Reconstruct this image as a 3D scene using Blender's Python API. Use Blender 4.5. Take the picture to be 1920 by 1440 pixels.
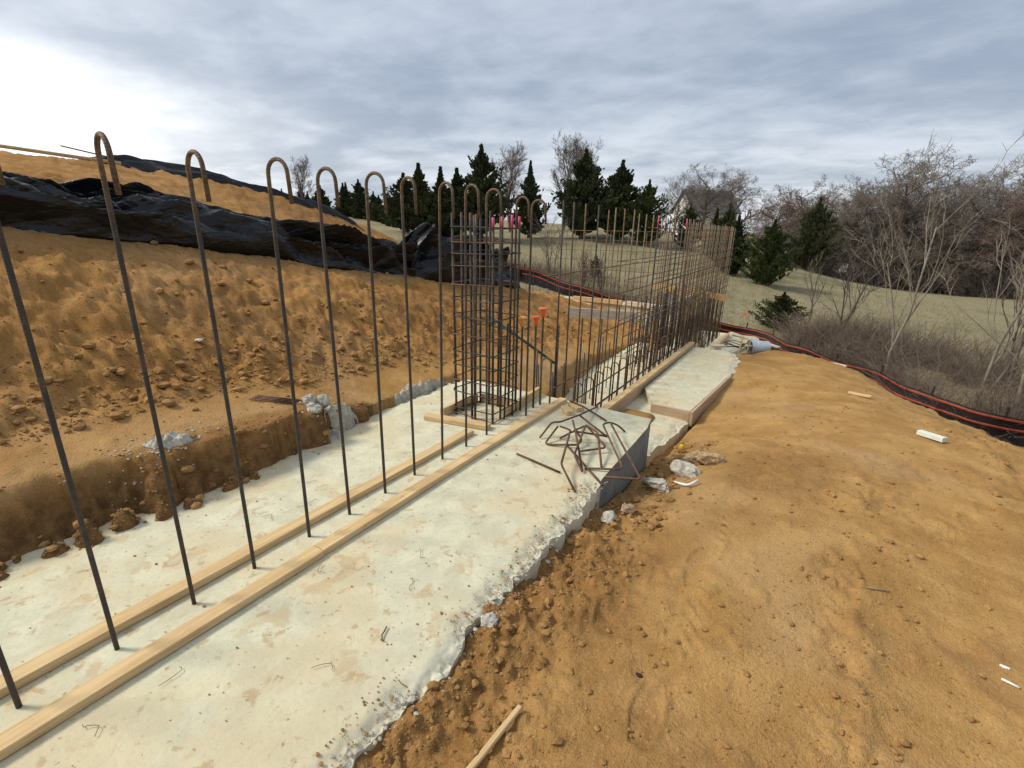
import bpy, math, random
import numpy as np
from mathutils import Vector, Matrix

for o in list(bpy.data.objects):
    bpy.data.objects.remove(o)
scene = bpy.context.scene
COL = scene.collection

# ------------------------------------------------------------------ camera
cam_d = bpy.data.cameras.new("camera")
cam_d.sensor_width = 36.0
cam_d.lens = 16.89
cam_d.clip_start = 0.05
cam_d.clip_end = 3000
cam = bpy.data.objects.new("camera", cam_d)
COL.objects.link(cam)
right = Vector((0.846, 0.533, 0.019)).normalized()
fwd = Vector((-0.502, 0.808, -0.308)).normalized()
up = right.cross(fwd).normalized()
right = fwd.cross(up).normalized()
cam.matrix_world = Matrix(((right.x, up.x, -fwd.x, 0.0),
                           (right.y, up.y, -fwd.y, 0.0),
                           (right.z, up.z, -fwd.z, 1.75),
                           (0, 0, 0, 1)))
scene.camera = cam

# ------------------------------------------------------------------ exposure
scene.view_settings.view_transform = 'Standard'
scene.view_settings.look = 'None'
scene.view_settings.gamma = 1.0
scene.view_settings.use_curve_mapping = False
scene.view_settings.exposure = 0.82
scene.render.engine = 'CYCLES'
scene.cycles.use_denoising = True
scene.cycles.max_bounces = 6
scene.cycles.diffuse_bounces = 3
scene.cycles.glossy_bounces = 3

# ------------------------------------------------------------------ sky and sun
SUN_EL, SUN_AZ = math.radians(43), math.radians(208.5)      # azimuth from +X, counter-clockwise
sun_dir = Vector((math.cos(SUN_AZ) * math.cos(SUN_EL), math.sin(SUN_AZ) * math.cos(SUN_EL), math.sin(SUN_EL)))

world = bpy.data.worlds.new("World")
scene.world = world
world.use_nodes = True
wt = world.node_tree
wt.nodes.clear()


def wn(kind, **kw):
    n = wt.nodes.new(kind)
    for k, v in kw.items():
        setattr(n, k, v)
    return n


def wmath(op, a, b=None, clamp=False):
    n = wn('ShaderNodeMath', operation=op, use_clamp=clamp)
    for i, v in enumerate((a, b)):
        if v is None:
            continue
        if isinstance(v, (int, float)):
            n.inputs[i].default_value = v
        else:
            wt.links.new(v, n.inputs[i])
    return n.outputs[0]


def wmix(fac, a, b):
    n = wn('ShaderNodeMix', data_type='RGBA')
    for i, v in ((0, fac), (6, a), (7, b)):
        if isinstance(v, (int, float)):
            n.inputs[i].default_value = v
        elif isinstance(v, tuple):
            n.inputs[i].default_value = (*v, 1)
        else:
            wt.links.new(v, n.inputs[i])
    return n.outputs[2]


tc = wn('ShaderNodeTexCoord')
nrm = wn('ShaderNodeVectorMath', operation='NORMALIZE')
wt.links.new(tc.outputs['Generated'], nrm.inputs[0])
sep = wn('ShaderNodeSeparateXYZ')
wt.links.new(nrm.outputs[0], sep.inputs[0])
zc = wmath('ADD', wmath('MAXIMUM', sep.outputs[2], 0.0), 0.13)
comb = wn('ShaderNodeCombineXYZ')
wt.links.new(wmath('DIVIDE', sep.outputs[0], zc), comb.inputs[0])
wt.links.new(wmath('DIVIDE', sep.outputs[1], zc), comb.inputs[1])
mp = wn('ShaderNodeMapping')
mp.inputs['Rotation'].default_value = (0, 0, math.radians(-38))
mp.inputs['Scale'].default_value = (0.80, 1.0, 1.0)
wt.links.new(comb.outputs[0], mp.inputs[0])


def wnoise(scale, detail, rough, dist, off):
    m = wn('ShaderNodeVectorMath', operation='ADD')
    wt.links.new(mp.outputs[0], m.inputs[0])
    m.inputs[1].default_value = off
    n = wn('ShaderNodeTexNoise')
    n.inputs['Scale'].default_value = scale
    n.inputs['Detail'].default_value = detail
    n.inputs['Roughness'].default_value = rough
    n.inputs['Distortion'].default_value = dist
    wt.links.new(m.outputs[0], n.inputs['Vector'])
    return n.outputs[0]


n1 = wnoise(0.60, 5, 0.5, 0.2, (3.1, 7.3, 0.0))
n2 = wnoise(3.0, 5, 0.55, 0.15, (11.7, 2.9, 4.0))
nn = wmath('ADD', wmath('MULTIPLY', n1, 0.60), wmath('MULTIPLY', n2, 0.40))
ramp = wn('ShaderNodeMapRange', interpolation_type='SMOOTHSTEP')
wt.links.new(nn, ramp.inputs[0])
ramp.inputs[1].default_value = 0.38
ramp.inputs[2].default_value = 0.66
clouds = wmix(ramp.outputs[0], (0.295, 0.355, 0.450), (0.53, 0.59, 0.68))
# thin bright layer towards the horizon between the bands
hz = wn('ShaderNodeMapRange', interpolation_type='SMOOTHSTEP')
wt.links.new(sep.outputs[2], hz.inputs[0])
hz.inputs[1].default_value = 0.26
hz.inputs[2].default_value = 0.02
clouds = wmix(wmath('MULTIPLY', hz.outputs[0], wmath('ADD', wmath('MULTIPLY', ramp.outputs[0], 0.65), 0.25, True)), clouds, (0.80, 0.83, 0.86))
# brightening of the cloud deck round the veiled sun
dot = wn('ShaderNodeVectorMath', operation='DOT_PRODUCT')
wt.links.new(nrm.outputs[0], dot.inputs[0])
dot.inputs[1].default_value = sun_dir
glow = wn('ShaderNodeMapRange', interpolation_type='SMOOTHERSTEP')
wt.links.new(dot.outputs['Value'], glow.inputs[0])
glow.inputs[1].default_value = 0.27
glow.inputs[2].default_value = 1.0
gl = wmath('MULTIPLY', wmath('POWER', glow.outputs[0], 0.9), wmath('ADD', wmath('MULTIPLY', nn, 1.6), 0.2))
low = wn('ShaderNodeMapRange', interpolation_type='SMOOTHSTEP')       # the deck is thinner towards the horizon
wt.links.new(sep.outputs[2], low.inputs[0])
low.inputs[1].default_value = 0.25
low.inputs[2].default_value = 0.13
low.inputs[3].default_value = 0.16
gl = wmath('MULTIPLY', gl, low.outputs[0])
clouds = wmix(wmath('MULTIPLY', gl, 1.35, True), clouds, (1.70, 1.67, 1.60))
sky = wn('ShaderNodeTexSky', sky_type='NISHITA', sun_disc=False)
sky.sun_elevation = SUN_EL
sky.sun_rotation = math.radians(90) - SUN_AZ
sky.air_density = 1.0
sky.dust_density = 2.0
bg1 = wn('ShaderNodeBackground')
wt.links.new(sky.outputs[0], bg1.inputs[0])
bg1.inputs[1].default_value = 0.07
bg2 = wn('ShaderNodeBackground')
wt.links.new(clouds, bg2.inputs[0])
bg2.inputs[1].default_value = 0.68
mixs = wn('ShaderNodeMixShader')
mixs.inputs[0].default_value = 0.88
wt.links.new(bg1.outputs[0], mixs.inputs[1])
wt.links.new(bg2.outputs[0], mixs.inputs[2])
wout = wn('ShaderNodeOutputWorld')
wt.links.new(mixs.outputs[0], wout.inputs[0])

sl = bpy.data.lights.new("sun", 'SUN')
sl.energy = 1.85
sl.angle = math.radians(14)
sl.color = (1.0, 0.93, 0.80)
sun = bpy.data.objects.new("sun", sl)
COL.objects.link(sun)
sun.rotation_euler = sun_dir.to_track_quat('Z', 'Y').to_euler()
sun.location = (-20, -12, 20)

# ------------------------------------------------------------------ numpy noise
rng = np.random.default_rng(7)
rnd = random.Random(11)


def _h(ix, iy, seed):
    h = (ix.astype(np.int64) * 374761393 + iy.astype(np.int64) * 668265263 + seed * 974711) & 0xffffffff
    h = ((h ^ (h >> 13)) * 1274126177) & 0xffffffff
    h = ((h ^ (h >> 16)) * 2246822519) & 0xffffffff
    return ((h ^ (h >> 15)) & 0xffffff) / float(0xffffff)


def vn(x, y, seed=0):
    ix, iy = np.floor(x), np.floor(y)
    fx, fy = x - ix, y - iy
    u = fx * fx * fx * (fx * (fx * 6 - 15) + 10)
    v = fy * fy * fy * (fy * (fy * 6 - 15) + 10)
    a, b = _h(ix, iy, seed), _h(ix + 1, iy, seed)
    c, d = _h(ix, iy + 1, seed), _h(ix + 1, iy + 1, seed)
    return ((a * (1 - u) + b * u) * (1 - v) + (c * (1 - u) + d * u) * v) * 2 - 1


def fbm(x, y, f, octv, seed=0, gain=0.5):
    s, a, t = 0, 1.0, 0.0
    for i in range(octv):
        ca, sa = math.cos(i * 1.1), math.sin(i * 1.1)
        s = s + a * vn((x * ca - y * sa) * f + i * 17.3, (x * sa + y * ca) * f - i * 9.1, seed + i)
        t += a
        a *= gain
        f *= 2.03
    return s / t


def lumps(x, y, f, seed, dens=0.7):
    """rounded clods on a jittered grid, 0..1"""
    X, Y = x * f, y * f
    ix, iy = np.floor(X), np.floor(Y)
    best = np.zeros_like(X)
    for dx in (-1, 0, 1):
        for dy in (-1, 0, 1):
            cx, cy = ix + dx, iy + dy
            px, py = cx + _h(cx, cy, seed), cy + _h(cx, cy, seed + 1)
            r = 0.25 + 0.45 * _h(cx, cy, seed + 2)
            on = _h(cx, cy, seed + 3) < dens
            asp = 0.6 + 0.8 * _h(cx, cy, seed + 4)
            d2 = ((X - px) ** 2 * asp + (Y - py) ** 2 / asp) / r ** 2
            b = np.where(on, np.sqrt(np.clip(1 - d2, 0, None)) * r * 1.6, 0)
            best = np.maximum(best, b)
    return best


def facet(x, y, f, seed):
    """piecewise linear noise on a triangular lattice: creases"""
    X, Y = x * f, y * f
    s = (X + Y) * 0.3660254
    i, j = np.floor(X + s), np.floor(Y + s)
    t = (i + j) * 0.2113249
    x0, y0 = X - (i - t), Y - (j - t)
    i1 = (x0 > y0).astype(float)
    u, v = X + s - i, Y + s - j
    a, c = _h(i, j, seed), _h(i + 1, j + 1, seed)
    m = _h(i + i1, j + (1 - i1), seed)
    hi, lo = np.maximum(u, v), np.minimum(u, v)
    return (a * (1 - hi) + m * (hi - lo) + c * lo) * 2 - 1


def sst(e0, e1, x):
    t = np.clip((x - e0) / (e1 - e0), 0, 1)
    return t * t * (3 - 2 * t)


# ------------------------------------------------------------------ terrain height
CP = []


def cp(*pts):
    CP.extend(pts)


# bench edge over the trench, toe and crest of the embankment (x, y, z)
cp((-3.4, -3, .31), (-3.4, -1.5, .31), (-3.4, 0, .31), (-3.38, .8, .31), (-3.38, 1.5, .32), (-3.38, 2.2, .28), (-3.38, 2.8, .12), (-3.38, 3.4, .04), (-3.4, 4.4, .02), (-3.35, 5.2, .02), (-3.5, 5.9, -.05))
cp((-4.2, -3, .5), (-4.2, -1, .46), (-4.15, .6, .44), (-4.12, 1.2, .43), (-4.12, 1.9, .4), (-4.15, 2.6, .31), (-4.05, 3.4, .2), (-3.85, 4.3, .1), (-3.9, 5.2, .05), (-3.9, 6.2, -.1), (-3.9, 7.5, -.25), (-3.9, 9, -.4), (-3.9, 11, -.6), (-3.9, 13, -.8))
cp((-5.6, -3, 1.35), (-5.6, -1, 1.3), (-5.6, 1, 1.22), (-5.6, 2.4, 1.1), (-5.5, 4, .88), (-5.4, 5.2, .68), (-5.4, 6.5, .45), (-5.4, 8, .22), (-5.5, 10, .0), (-5.5, 12, -.3), (-5.2, 13.6, -.55))
cp((-7, -3, 1.95), (-7, -1, 1.85), (-7, .5, 1.75), (-7, 1.55, 1.69), (-7, 2.4, 1.59), (-7, 3.56, 1.42), (-7, 5.2, 1.09), (-7, 7, .84), (-7, 8.9, .54), (-7, 10.2, .38), (-7, 11.2, .24), (-7, 12.6, -.05), (-7, 14, -.3))
cp((-7.9, -3, 2.3), (-7.9, 0, 2.22), (-7.9, 1.7, 2.14), (-7.9, 3.2, 1.95), (-7.9, 4.7, 1.62), (-7.9, 6, 1.3), (-7.9, 7.5, .95), (-7.9, 9, .62), (-7.9, 10.5, .35), (-8, 12, 0))
# upper slope and its skyline ridge
cp((-10, -2, 2.65), (-10, 1, 2.5), (-10, 3, 2.42), (-10, 5, 2.2), (-9.6, 6.8, 1.85), (-9.2, 8, 1.45), (-8.9, 9.2, .98))
cp((-14, -3, 3.15), (-13.5, 0, 3.02), (-12.6, 3, 2.83), (-12, 4.5, 2.8), (-11.5, 5.7, 2.66), (-11.0, 7, 2.42), (-10.4, 8.2, 2.05), (-9.9, 9.3, 1.58), (-9.3, 10.1, 1.08), (-8.7, 10.8, .62))
cp((-17, -4, 2.9), (-17, 1, 2.6), (-16, 5, 2.2), (-15, 9, 1.5), (-13, 12, .6), (-11, 13.5, .0), (-9.5, 14, -.2))
# trench flank right of the footing, pad, pad crest
cp((-1.0, -3, -.05), (-1.0, -1, -.05), (-1.0, 0, -.06), (-1.0, 1, -.07), (-1.0, 1.8, -.08), (-1.0, 2.5, -.11), (-1.0, 3, -.22), (-1.0, 3.5, -.33), (-1.0, 4.2, -.42), (-1.0, 4.8, -.52), (-1.0, 5.5, -.58), (-1.0, 6.3, -.66), (-.98, 7.2, -.64), (-.95, 8.2, -.58), (-.9, 9.2, -.53), (-.9, 10.3, -.6), (-1.0, 11.3, -.75))
cp((-.4, -3, .0), (-.4, -1, .02), (-.4, 0, .02), (-.4, 1, .01), (-.4, 2, -.02), (-.4, 3, -.08), (-.4, 4, -.17), (-.4, 5, -.28), (-.4, 6.5, -.42), (-.4, 8, -.46), (-.4, 10, -.54), (-.6, 11.4, -.62))
cp((.8, -3, .03), (.8, 0, .04), (.8, 2, .01), (.8, 4, -.1), (.8, 6, -.24), (.8, 8, -.4), (.3, 11.4, -.66), (.9, 10.7, -.66))
cp((2, -3, .05), (2, 0, .04), (2, 2, .0), (2, 4, -.1), (2, 6, -.3), (1.42, 9.4, -.72), (1.97, 8.8, -.75), (2.31, 8.0, -.71))
cp((4, -3, 0), (4, 0, -.05), (3.6, 3, -.15), (3.3, 5.5, -.4), (3.1, 7.2, -.6), (5, 5, -.9), (6, 2, -.6))
cp((-.2, 12.6, -1.15), (.8, 12.1, -1.2), (1.7, 11, -1.25), (2.4, 10.2, -1.25), (3.1, 9.2, -1.25), (4.2, 8, -1.3))
# ground under the silt fence and just beyond it
cp((-14, 18.2, .2), (-11.4, 18.8, -.5), (-8.5, 19, -1.1), (-5.9, 19.1, -1.65), (-2.85, 19.7, -2.15), (-1.9, 19.9, -2.2), (-.13, 17.2, -2.2), (1.2, 15.7, -2.2), (2.2, 14.1, -2.2), (2.7, 13.4, -2.2), (3.3, 12.7, -2.2), (3.9, 12.8, -2.2), (5.5, 12.6, -2.25), (8, 12, -2.4))
cp((-1.2, 12.6, -1.0), (-1.1, 14, -1.25), (-1.2, 15.6, -1.45), (-1.5, 17.2, -1.75), (-4, 17.3, -1.45), (-6.5, 17.2, -1.0), (-9, 17, -.6), (-4.5, 14.4, -.8), (-6.5, 14.6, -.55), (-8.5, 15, -.4), (-2.4, 16.6, -1.6), (.4, 14.5, -1.8))
# fields
cp((-39, 45.5, 1.35), (-27.3, 47.7, 1.13), (-19.6, 51.4, 1.84), (-11.8, 53.7, 1.21), (-2.5, 51.9, -1.22), (2.7, 54.9, -2.43), (7, 57.6, -3.15), (15, 58, -3.22), (-14, 32.1, -.71), (-6.8, 32.3, -1.0), (-.7, 33, -2.01), (4, 29.7, -2.5), (8, 25, -2.3), (-22, 28, -.2), (-32, 30, 1.2), (-31, 36, 1.4), (3, 20, -2.5), (8, 18, -2.5))
cp((-5, 75, -2.4), (5, 75, -4), (15, 75, -4.5), (-20, 80, 1.4), (-45, 70, 3), (-60, 45, 3), (-40, 15, 1.5), (-40, -20, 2), (30, 60, -4), (30, 20, -3.5), (30, -20, -2), (0, -30, 0), (-20, -30, 2),
   (0, 160, -3), (60, 120, -5), (-100, 100, 5), (-120, 0, 4), (-80, -80, 2), (80, 0, -4), (60, -80, -2), (0, 500, 0), (500, 500, 0), (-500, 500, 5), (-600, 0, 5), (500, 0, 0), (0, -500, 0), (-500, -500, 3), (500, -500, 0))
_cp = np.array(CP, float)
_r = np.sqrt(((_cp[:, None, :2] - _cp[None, :, :2]) ** 2).sum(-1) + 0.12 ** 2)
_n = len(_cp)
_A = np.zeros((_n + 3, _n + 3))
_A[:_n, :_n] = _r
_A[:_n, _n] = 1
_A[:_n, _n + 1:] = _cp[:, :2]
_A[_n:, :_n] = _A[:_n, _n:].T
_w = np.linalg.solve(_A, np.concatenate([_cp[:, 2], [0, 0, 0]]))


def base_h(x, y):
    out = np.empty_like(x)
    for s in range(0, x.size, 40000):
        xs, ys = x[s:s + 40000], y[s:s + 40000]
        r = np.sqrt((xs[:, None] - _cp[None, :, 0]) ** 2 + (ys[:, None] - _cp[None, :, 1]) ** 2 + 0.12 ** 2)
        out[s:s + 40000] = r @ _w[:_n] + _w[_n] + _w[_n + 1] * xs + _w[_n + 2] * ys
    return out


FENCE = [(-13.5, 18.3, .62), (-11.4, 18.8, .13), (-8.5, 19, -.5), (-5.9, 19.1, -1.03), (-2.85, 19.7, -1.52), (-1.95, 19.85, -1.58), (-.13, 17.2, -1.6), (1.2, 15.7, -1.6), (2.2, 14.1, -1.6), (2.68, 13.4, -1.6), (3.32, 12.71, -1.58), (3.86, 12.84, -1.6), (5.5, 12.6, -1.63), (8, 12.3, -1.7)]
_fx = np.array([p[0] for p in FENCE])
_fy = np.array([p[1] for p in FENCE])


def fence_dist(x, y):
    """signed: positive on the far (field) side"""
    d = np.full(x.shape, 1e9)
    for i in range(len(_fx) - 1):
        ax, ay, bx, by = _fx[i], _fy[i], _fx[i + 1], _fy[i + 1]
        t = np.clip(((x - ax) * (bx - ax) + (y - ay) * (by - ay)) / ((bx - ax) ** 2 + (by - ay) ** 2), 0, 1)
        d = np.minimum(d, np.hypot(x - ax - t * (bx - ax), y - ay - t * (by - ay)))
    yf = np.interp(x, _fx, _fy)
    return np.where(y > yf, d, -d)


def rough_mask(x, y):
    """0 smooth trafficked soil .. 1 loose clods"""
    emb = sst(-3.95, -4.35, x + 0.12 * fbm(x, y, 1.3, 3, 5)) * sst(-7.2, -6.5, x)
    emb = np.maximum(emb, sst(-3.5, -3.9, x) * sst(4.4, 5.4, y) * sst(-7.2, -6.5, x))
    up_ = 0.62 * sst(-7.4, -8.2, x)
    edge = sst(-0.45, -0.95, x + 0.2 * fbm(x, y, 1.5, 3, 9)) * (x > -1.4) * sst(3.6, 2.6, y)
    hole = sst(-0.55, -0.95, x) * (x > -1.6) * sst(2.6, 3.0, y) * sst(6.0, 5.0, y) * 0.45
    # tracked strips on the pad
    tr = np.exp(-((x - (0.30 + 0.06 * y + 0.10 * np.sin(y * 1.7))) / 0.16) ** 2) * sst(1.2, 1.8, y) * sst(5.0, 4.0, y)
    tr2 = np.exp(-((x - (1.55 + 0.05 * y)) / 0.35) ** 2) * sst(2.6, 3.6, y)
    tr3 = np.exp(-((x - (0.95 + 0.16 * y)) / 0.14) ** 2) * sst(1.6, 2.4, y)
    pad = np.clip(0.5 * tr * sst(-.25, .2, fbm(x, y, 1.7, 2, 31)) + 0.5 * tr2 * sst(-.5, .1, fbm(x, y, 1.2, 2, 34)) + .55 * tr3 * sst(-.2, .3, fbm(x, y, 1.9, 2, 35)), 0, 1)
    crest = 0.5 * sst(-5.5, -4.2, fence_dist(x, y)) * (x > -.9) * sst(5, 8, y + 1.5 * x) * sst(-.25, .25, fbm(x, y, 1.1, 3, 33))
    return np.clip(np.maximum.reduce([emb, up_, edge, hole, pad]) + crest, 0, 1)


def HT(x, y, detail=True):
    x = np.atleast_1d(np.asarray(x, float)).ravel()
    y = np.atleast_1d(np.asarray(y, float)).ravel()
    z = base_h(x, y)
    fd = fence_dist(x, y)
    site = sst(0.6, -0.2, fd)
    R = np.hypot(x, y)
    rm = rough_mask(x, y)
    site = site * sst(30, 22, R)
    # broad undulation
    z = z + site * (0.035 * fbm(x, y, 0.8, 3, 1) + 0.018 * fbm(x, y, 3.1, 3, 2)) * (0.16 + rm * 1.1)
    if detail:
        big_ = sst(-.15, .45, fbm(x, y, .75, 3, 63))
        lum = lumps(x, y, 4.2, 40, .3) * .045 * big_ + lumps(x, y, 9.5, 50, .45) * .034 * (.2 + .8 * big_) + lumps(x, y, 19.0, 60, .55) * .026 + facet(x, y, 3.3, 64) * .032 + facet(x, y, 7, 61) * .030 + facet(x, y, 16, 62) * .022 + facet(x, y, 33, 65) * .007
        z = z + site * rm * (lum + 0.035 * fbm(x, y, 2.3, 4, 70) + 0.03 * np.minimum(0, fbm(x, y, 5, 3, 71)))
        z = z + site * (1 - rm) * (0.0045 * fbm(x, y, 14, 4, 72, .7) + 0.004 * facet(x, y, 11, 76) * sst(-.3, .3, fbm(x, y, .9, 2, 78)) + 0.012 * lumps(x, y, 13, 73, .15) - .012 * lumps(x, y, 6, 79, .10))
        # broken tread prints
        for k_, (x0_, sl_, w_) in enumerate(((.02, .10, .11), (.95, .17, .13), (-.25, .02, .10))):
            xc_ = x0_ + sl_ * y + .06 * np.sin(y * .9 + k_)
            st_ = np.exp(-((x - xc_) / w_) ** 4) * sst(1.2, 2, y) * sst(9.5, 7.5, y) * sst(-.05, .2, fbm(x, y, .9, 2, 170 + k_)) * site
            z = z - st_ * .007 * (1 + np.sign(np.sin((y * .9 + np.abs(x - xc_) * 1.2) * 75))) * .5 - st_ * .006
        # boot prints
        rp = np.random.default_rng(55)
        for k_ in range(34):
            fx_, fy_ = rp.uniform(-.7, 1.6), rp.uniform(1.2, 6.5)
            a_ = rp.normal(1.45, .35)
            m_ = (np.abs(x - fx_) < .25) & (np.abs(y - fy_) < .25)
            if not m_.any():
                continue
            u_ = (x[m_] - fx_) * math.cos(a_) + (y[m_] - fy_) * math.sin(a_)
            v_ = -(x[m_] - fx_) * math.sin(a_) + (y[m_] - fy_) * math.cos(a_)
            w_ = .045 + .012 * np.cos(u_ * 18)
            e_ = np.maximum(np.abs(u_) / .145, np.abs(v_) / w_)
            z[m_] -= (.011 * sst(1.08, .90, e_) - .006 * np.exp(-((e_ - 1.2) / .16) ** 2)) * (1 + .25 * np.sin(u_ * 190)) * rp.uniform(.5, 1)
        # ruts of tracked machines on the pad
        rut = np.exp(-((x - (0.62 + 0.09 * y)) / 0.30) ** 2) * sst(0.5, 1.5, y) * sst(9, 6, y) * site
        z = z - 0.02 * rut + rut * 0.005 * np.maximum(0, fbm(x, y, 1.2, 2, 75)) * np.sin((y + .35 * x) * 52 + 5 * fbm(x, y, 1.5, 2, 74))
    # grass hummocks
    z = z + (1 - site) * sst(60, 25, R) * 0.09 * fbm(x, y, 1.4, 3, 77)
    # --- trench of the upper footing with its cut bank on the left
    wob = 0.08 * fbm(x, y, 1.6, 3, 81) + 0.05 * facet(x, y, 4.5, 82) + .025 * facet(x, y, 11, 86)
    xb = np.interp(y, [-3, .3, 1.0, 1.5, 2.3, 3.0, 4.2], [-3.46, -3.38, -3.28, -3.24, -3.28, -3.36, -3.42])
    wd = np.interp(y, [-3, .8, 1.4, 1.8, 4.4], [.32, .27, .14, .08, .10])
    s = sst(0, 1, (x - (xb - wd) + wob) / wd)
    s = s * (x < -1.10) * (y < 4.42)
    floor = -0.14 + 0.05 * lumps(x, y, 11, 83, .6) - .45 * sst(2.7, 3.0, y)
    spill = 0.15 * sst(.30, 0, x - xb - 0.10 * fbm(x, y, 2, 3, 84)) * sst(2.6, 1.2, y) * (0.6 + 1.2 * lumps(x, y, 8, 85, .8))
    z = z * (1 - s) + (floor + spill) * s
    z = z + 4 * s * (1 - s) * (y < 3) * (.055 * facet(x, y, 9, 87) + .035 * facet(x, y, 21, 89) + .03 * lumps(x, y, 14, 187, .6))
    lip = (x > -1.45) & (x < -.9) & (y < 3.0)
    z = np.where(lip, np.minimum(z, -.035 + .55 * np.clip(x + 1.04, -.3, .2) + .02 * fbm(x, y, 6, 3, 88)), z)
    # --- lower footing
    xl = np.interp(y, [4.42, 6.1, 7.7, 10.6], [-2.45, -3.0, -3.3, -3.2])
    s2 = sst(-.02, .22, x - xl + wob) * sst(-1.02, -1.14, x) * (y >= 4.42) * (y < 10.5)
    dirt = -0.78 + 0.23 * sst(-1.35, -1.6, x) * sst(6.5, 6.0, y) * sst(-2.1, -1.9, x)
    z = z * (1 - s2) + dirt * s2
    # --- lowest footing
    s3 = sst(-3.45, -3.2, x + wob) * sst(-1.15, -1.35, x) * (y >= 10.5) * sst(16.1, 15.8, y)
    z = z * (1 - s3) - 1.40 * s3
    return z


def H1(x, y):
    return float(HT([x], [y])[0])


# ------------------------------------------------------------------ mesh helpers
class MB:
    def __init__(self):
        self.v, self.f = [], []

    def add(self, verts, faces):
        o = len(self.v)
        self.v.extend(verts)
        self.f.extend([tuple(i + o for i in q) for q in faces])

    def tube(self, path, rad, n=8, caps=True):
        path = [Vector(p) for p in path]
        m = len(path)
        if not isinstance(rad, (list, tuple)):
            rad = [rad] * m
        t0 = (path[1] - path[0]).normalized()
        ref = Vector((0, 0, 1)) if abs(t0.z) < 0.9 else Vector((1, 0, 0))
        nrm_ = t0.cross(ref).normalized()
        vs = []
        for i in range(m):
            if i == 0:
                t = t0
            elif i == m - 1:
                t = (path[i] - path[i - 1]).normalized()
            else:
                t = ((path[i] - path[i - 1]).normalized() + (path[i + 1] - path[i]).normalized())
                t = t.normalized() if t.length > 1e-6 else t0
            nrm_ = (nrm_ - t * nrm_.dot(t))
            nrm_ = nrm_.normalized() if nrm_.length > 1e-6 else t.orthogonal().normalized()
            b = t.cross(nrm_)
            for k in range(n):
                a = 2 * math.pi * k / n
                vs.append(tuple(path[i] + (nrm_ * math.cos(a) + b * math.sin(a)) * rad[i]))
        fs = []
        for i in range(m - 1):
            for k in range(n):
                k2 = (k + 1) % n
                fs.append((i * n + k, i * n + k2, (i + 1) * n + k2, (i + 1) * n + k))
        if caps:
            fs.append(tuple(range(n))[::-1])
            fs.append(tuple((m - 1) * n + k for k in range(n)))
        self.add(vs, fs)
        return self

    def box(self, x0, x1, y0, y1, z0, z1):
        vs = [(x, y, z) for z in (z0, z1) for y in (y0, y1) for x in (x0, x1)]
        self.add(vs, [(0, 2, 3, 1), (4, 5, 7, 6), (0, 1, 5, 4), (2, 6, 7, 3), (0, 4, 6, 2), (1, 3, 7, 5)])
        return self

    def beam(self, L, w, h, c=0.004, segs=1, warp=0.0, seed=0):
        """chamfered board along local X, centred on Y, standing on z = 0"""
        r = random.Random(seed)
        sec = [(-w / 2 + c, 0), (w / 2 - c, 0), (w / 2, c), (w / 2, h - c), (w / 2 - c, h), (-w / 2 + c, h), (-w / 2, h - c), (-w / 2, c)]
        vs = []
        ph = r.uniform(0, 6)
        for i in range(segs + 1):
            t = i / segs
            dy = warp * math.sin(t * math.pi * 1.3 + ph)
            for (a, b) in sec:
                vs.append((t * L, a + dy, b))
        fs = []
        for i in range(segs):
            for k in range(8):
                k2 = (k + 1) % 8
                fs.append((i * 8 + k, (i + 1) * 8 + k, (i + 1) * 8 + k2, i * 8 + k2)[::-1])
        fs.append(tuple(range(8))[::-1])
        fs.append(tuple(segs * 8 + k for k in range(8)))
        fs = [q[::-1] for q in fs]
        self.add(vs, fs)
        return self

    def mesh(self, name, mat=None, smooth=False):
        me = bpy.data.meshes.new(name)
        me.from_pydata([tuple(v) for v in self.v], [], self.f)
        if mat:
            me.materials.append(mat)
        if smooth:
            me.polygons.foreach_set('use_smooth', [True] * len(me.polygons))
        me.update()
        return me

    def build(self, name, mat, parent=None, smooth=False):
        return obj(name, self.mesh(name, mat, smooth), parent)


def obj(name, me, parent=None):
    o = bpy.data.objects.new(name, me)
    COL.objects.link(o)
    if parent:
        o.parent = parent
    return o


def empty(name, loc=(0, 0, 0), rz=0.0):
    o = bpy.data.objects.new(name, None)
    COL.objects.link(o)
    o.location = loc
    o.rotation_euler = (0, 0, rz)
    o.empty_display_size = 0.1
    return o


def tag(o, label=None, cat=None, group=None, kind=None):
    if label:
        o['label'] = label
    if cat:
        o['category'] = cat
    if group:
        o['group'] = group
    if kind:
        o['kind'] = kind
    return o


def grid_mesh(name, V, nu, nv, mat, smooth=True, flip=False):
    """V: (nv*nu,3) array, row-major"""
    idx = np.arange(nu * nv).reshape(nv, nu)
    q = np.stack([idx[:-1, :-1], idx[:-1, 1:], idx[1:, 1:], idx[1:, :-1]], -1).reshape(-1, 4)
    if flip:
        q = q[:, ::-1]
    return raw_mesh(name, V, q, mat, smooth)


def raw_mesh(name, V, F, mat, smooth=True):
    me = bpy.data.meshes.new(name)
    F = np.asarray(F, np.int32)
    k = F.shape[1]
    me.vertices.add(len(V))
    me.vertices.foreach_set('co', np.asarray(V, np.float32).ravel())
    me.loops.add(F.size)
    me.loops.foreach_set('vertex_index', F.ravel())
    me.polygons.add(len(F))
    me.polygons.foreach_set('loop_start', np.arange(0, F.size, k, dtype=np.int32))
    me.polygons.foreach_set('loop_total', np.full(len(F), k, np.int32))
    me.polygons.foreach_set('use_smooth', np.full(len(F), smooth))
    me.materials.append(mat)
    me.update(calc_edges=True)
    return me


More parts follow.
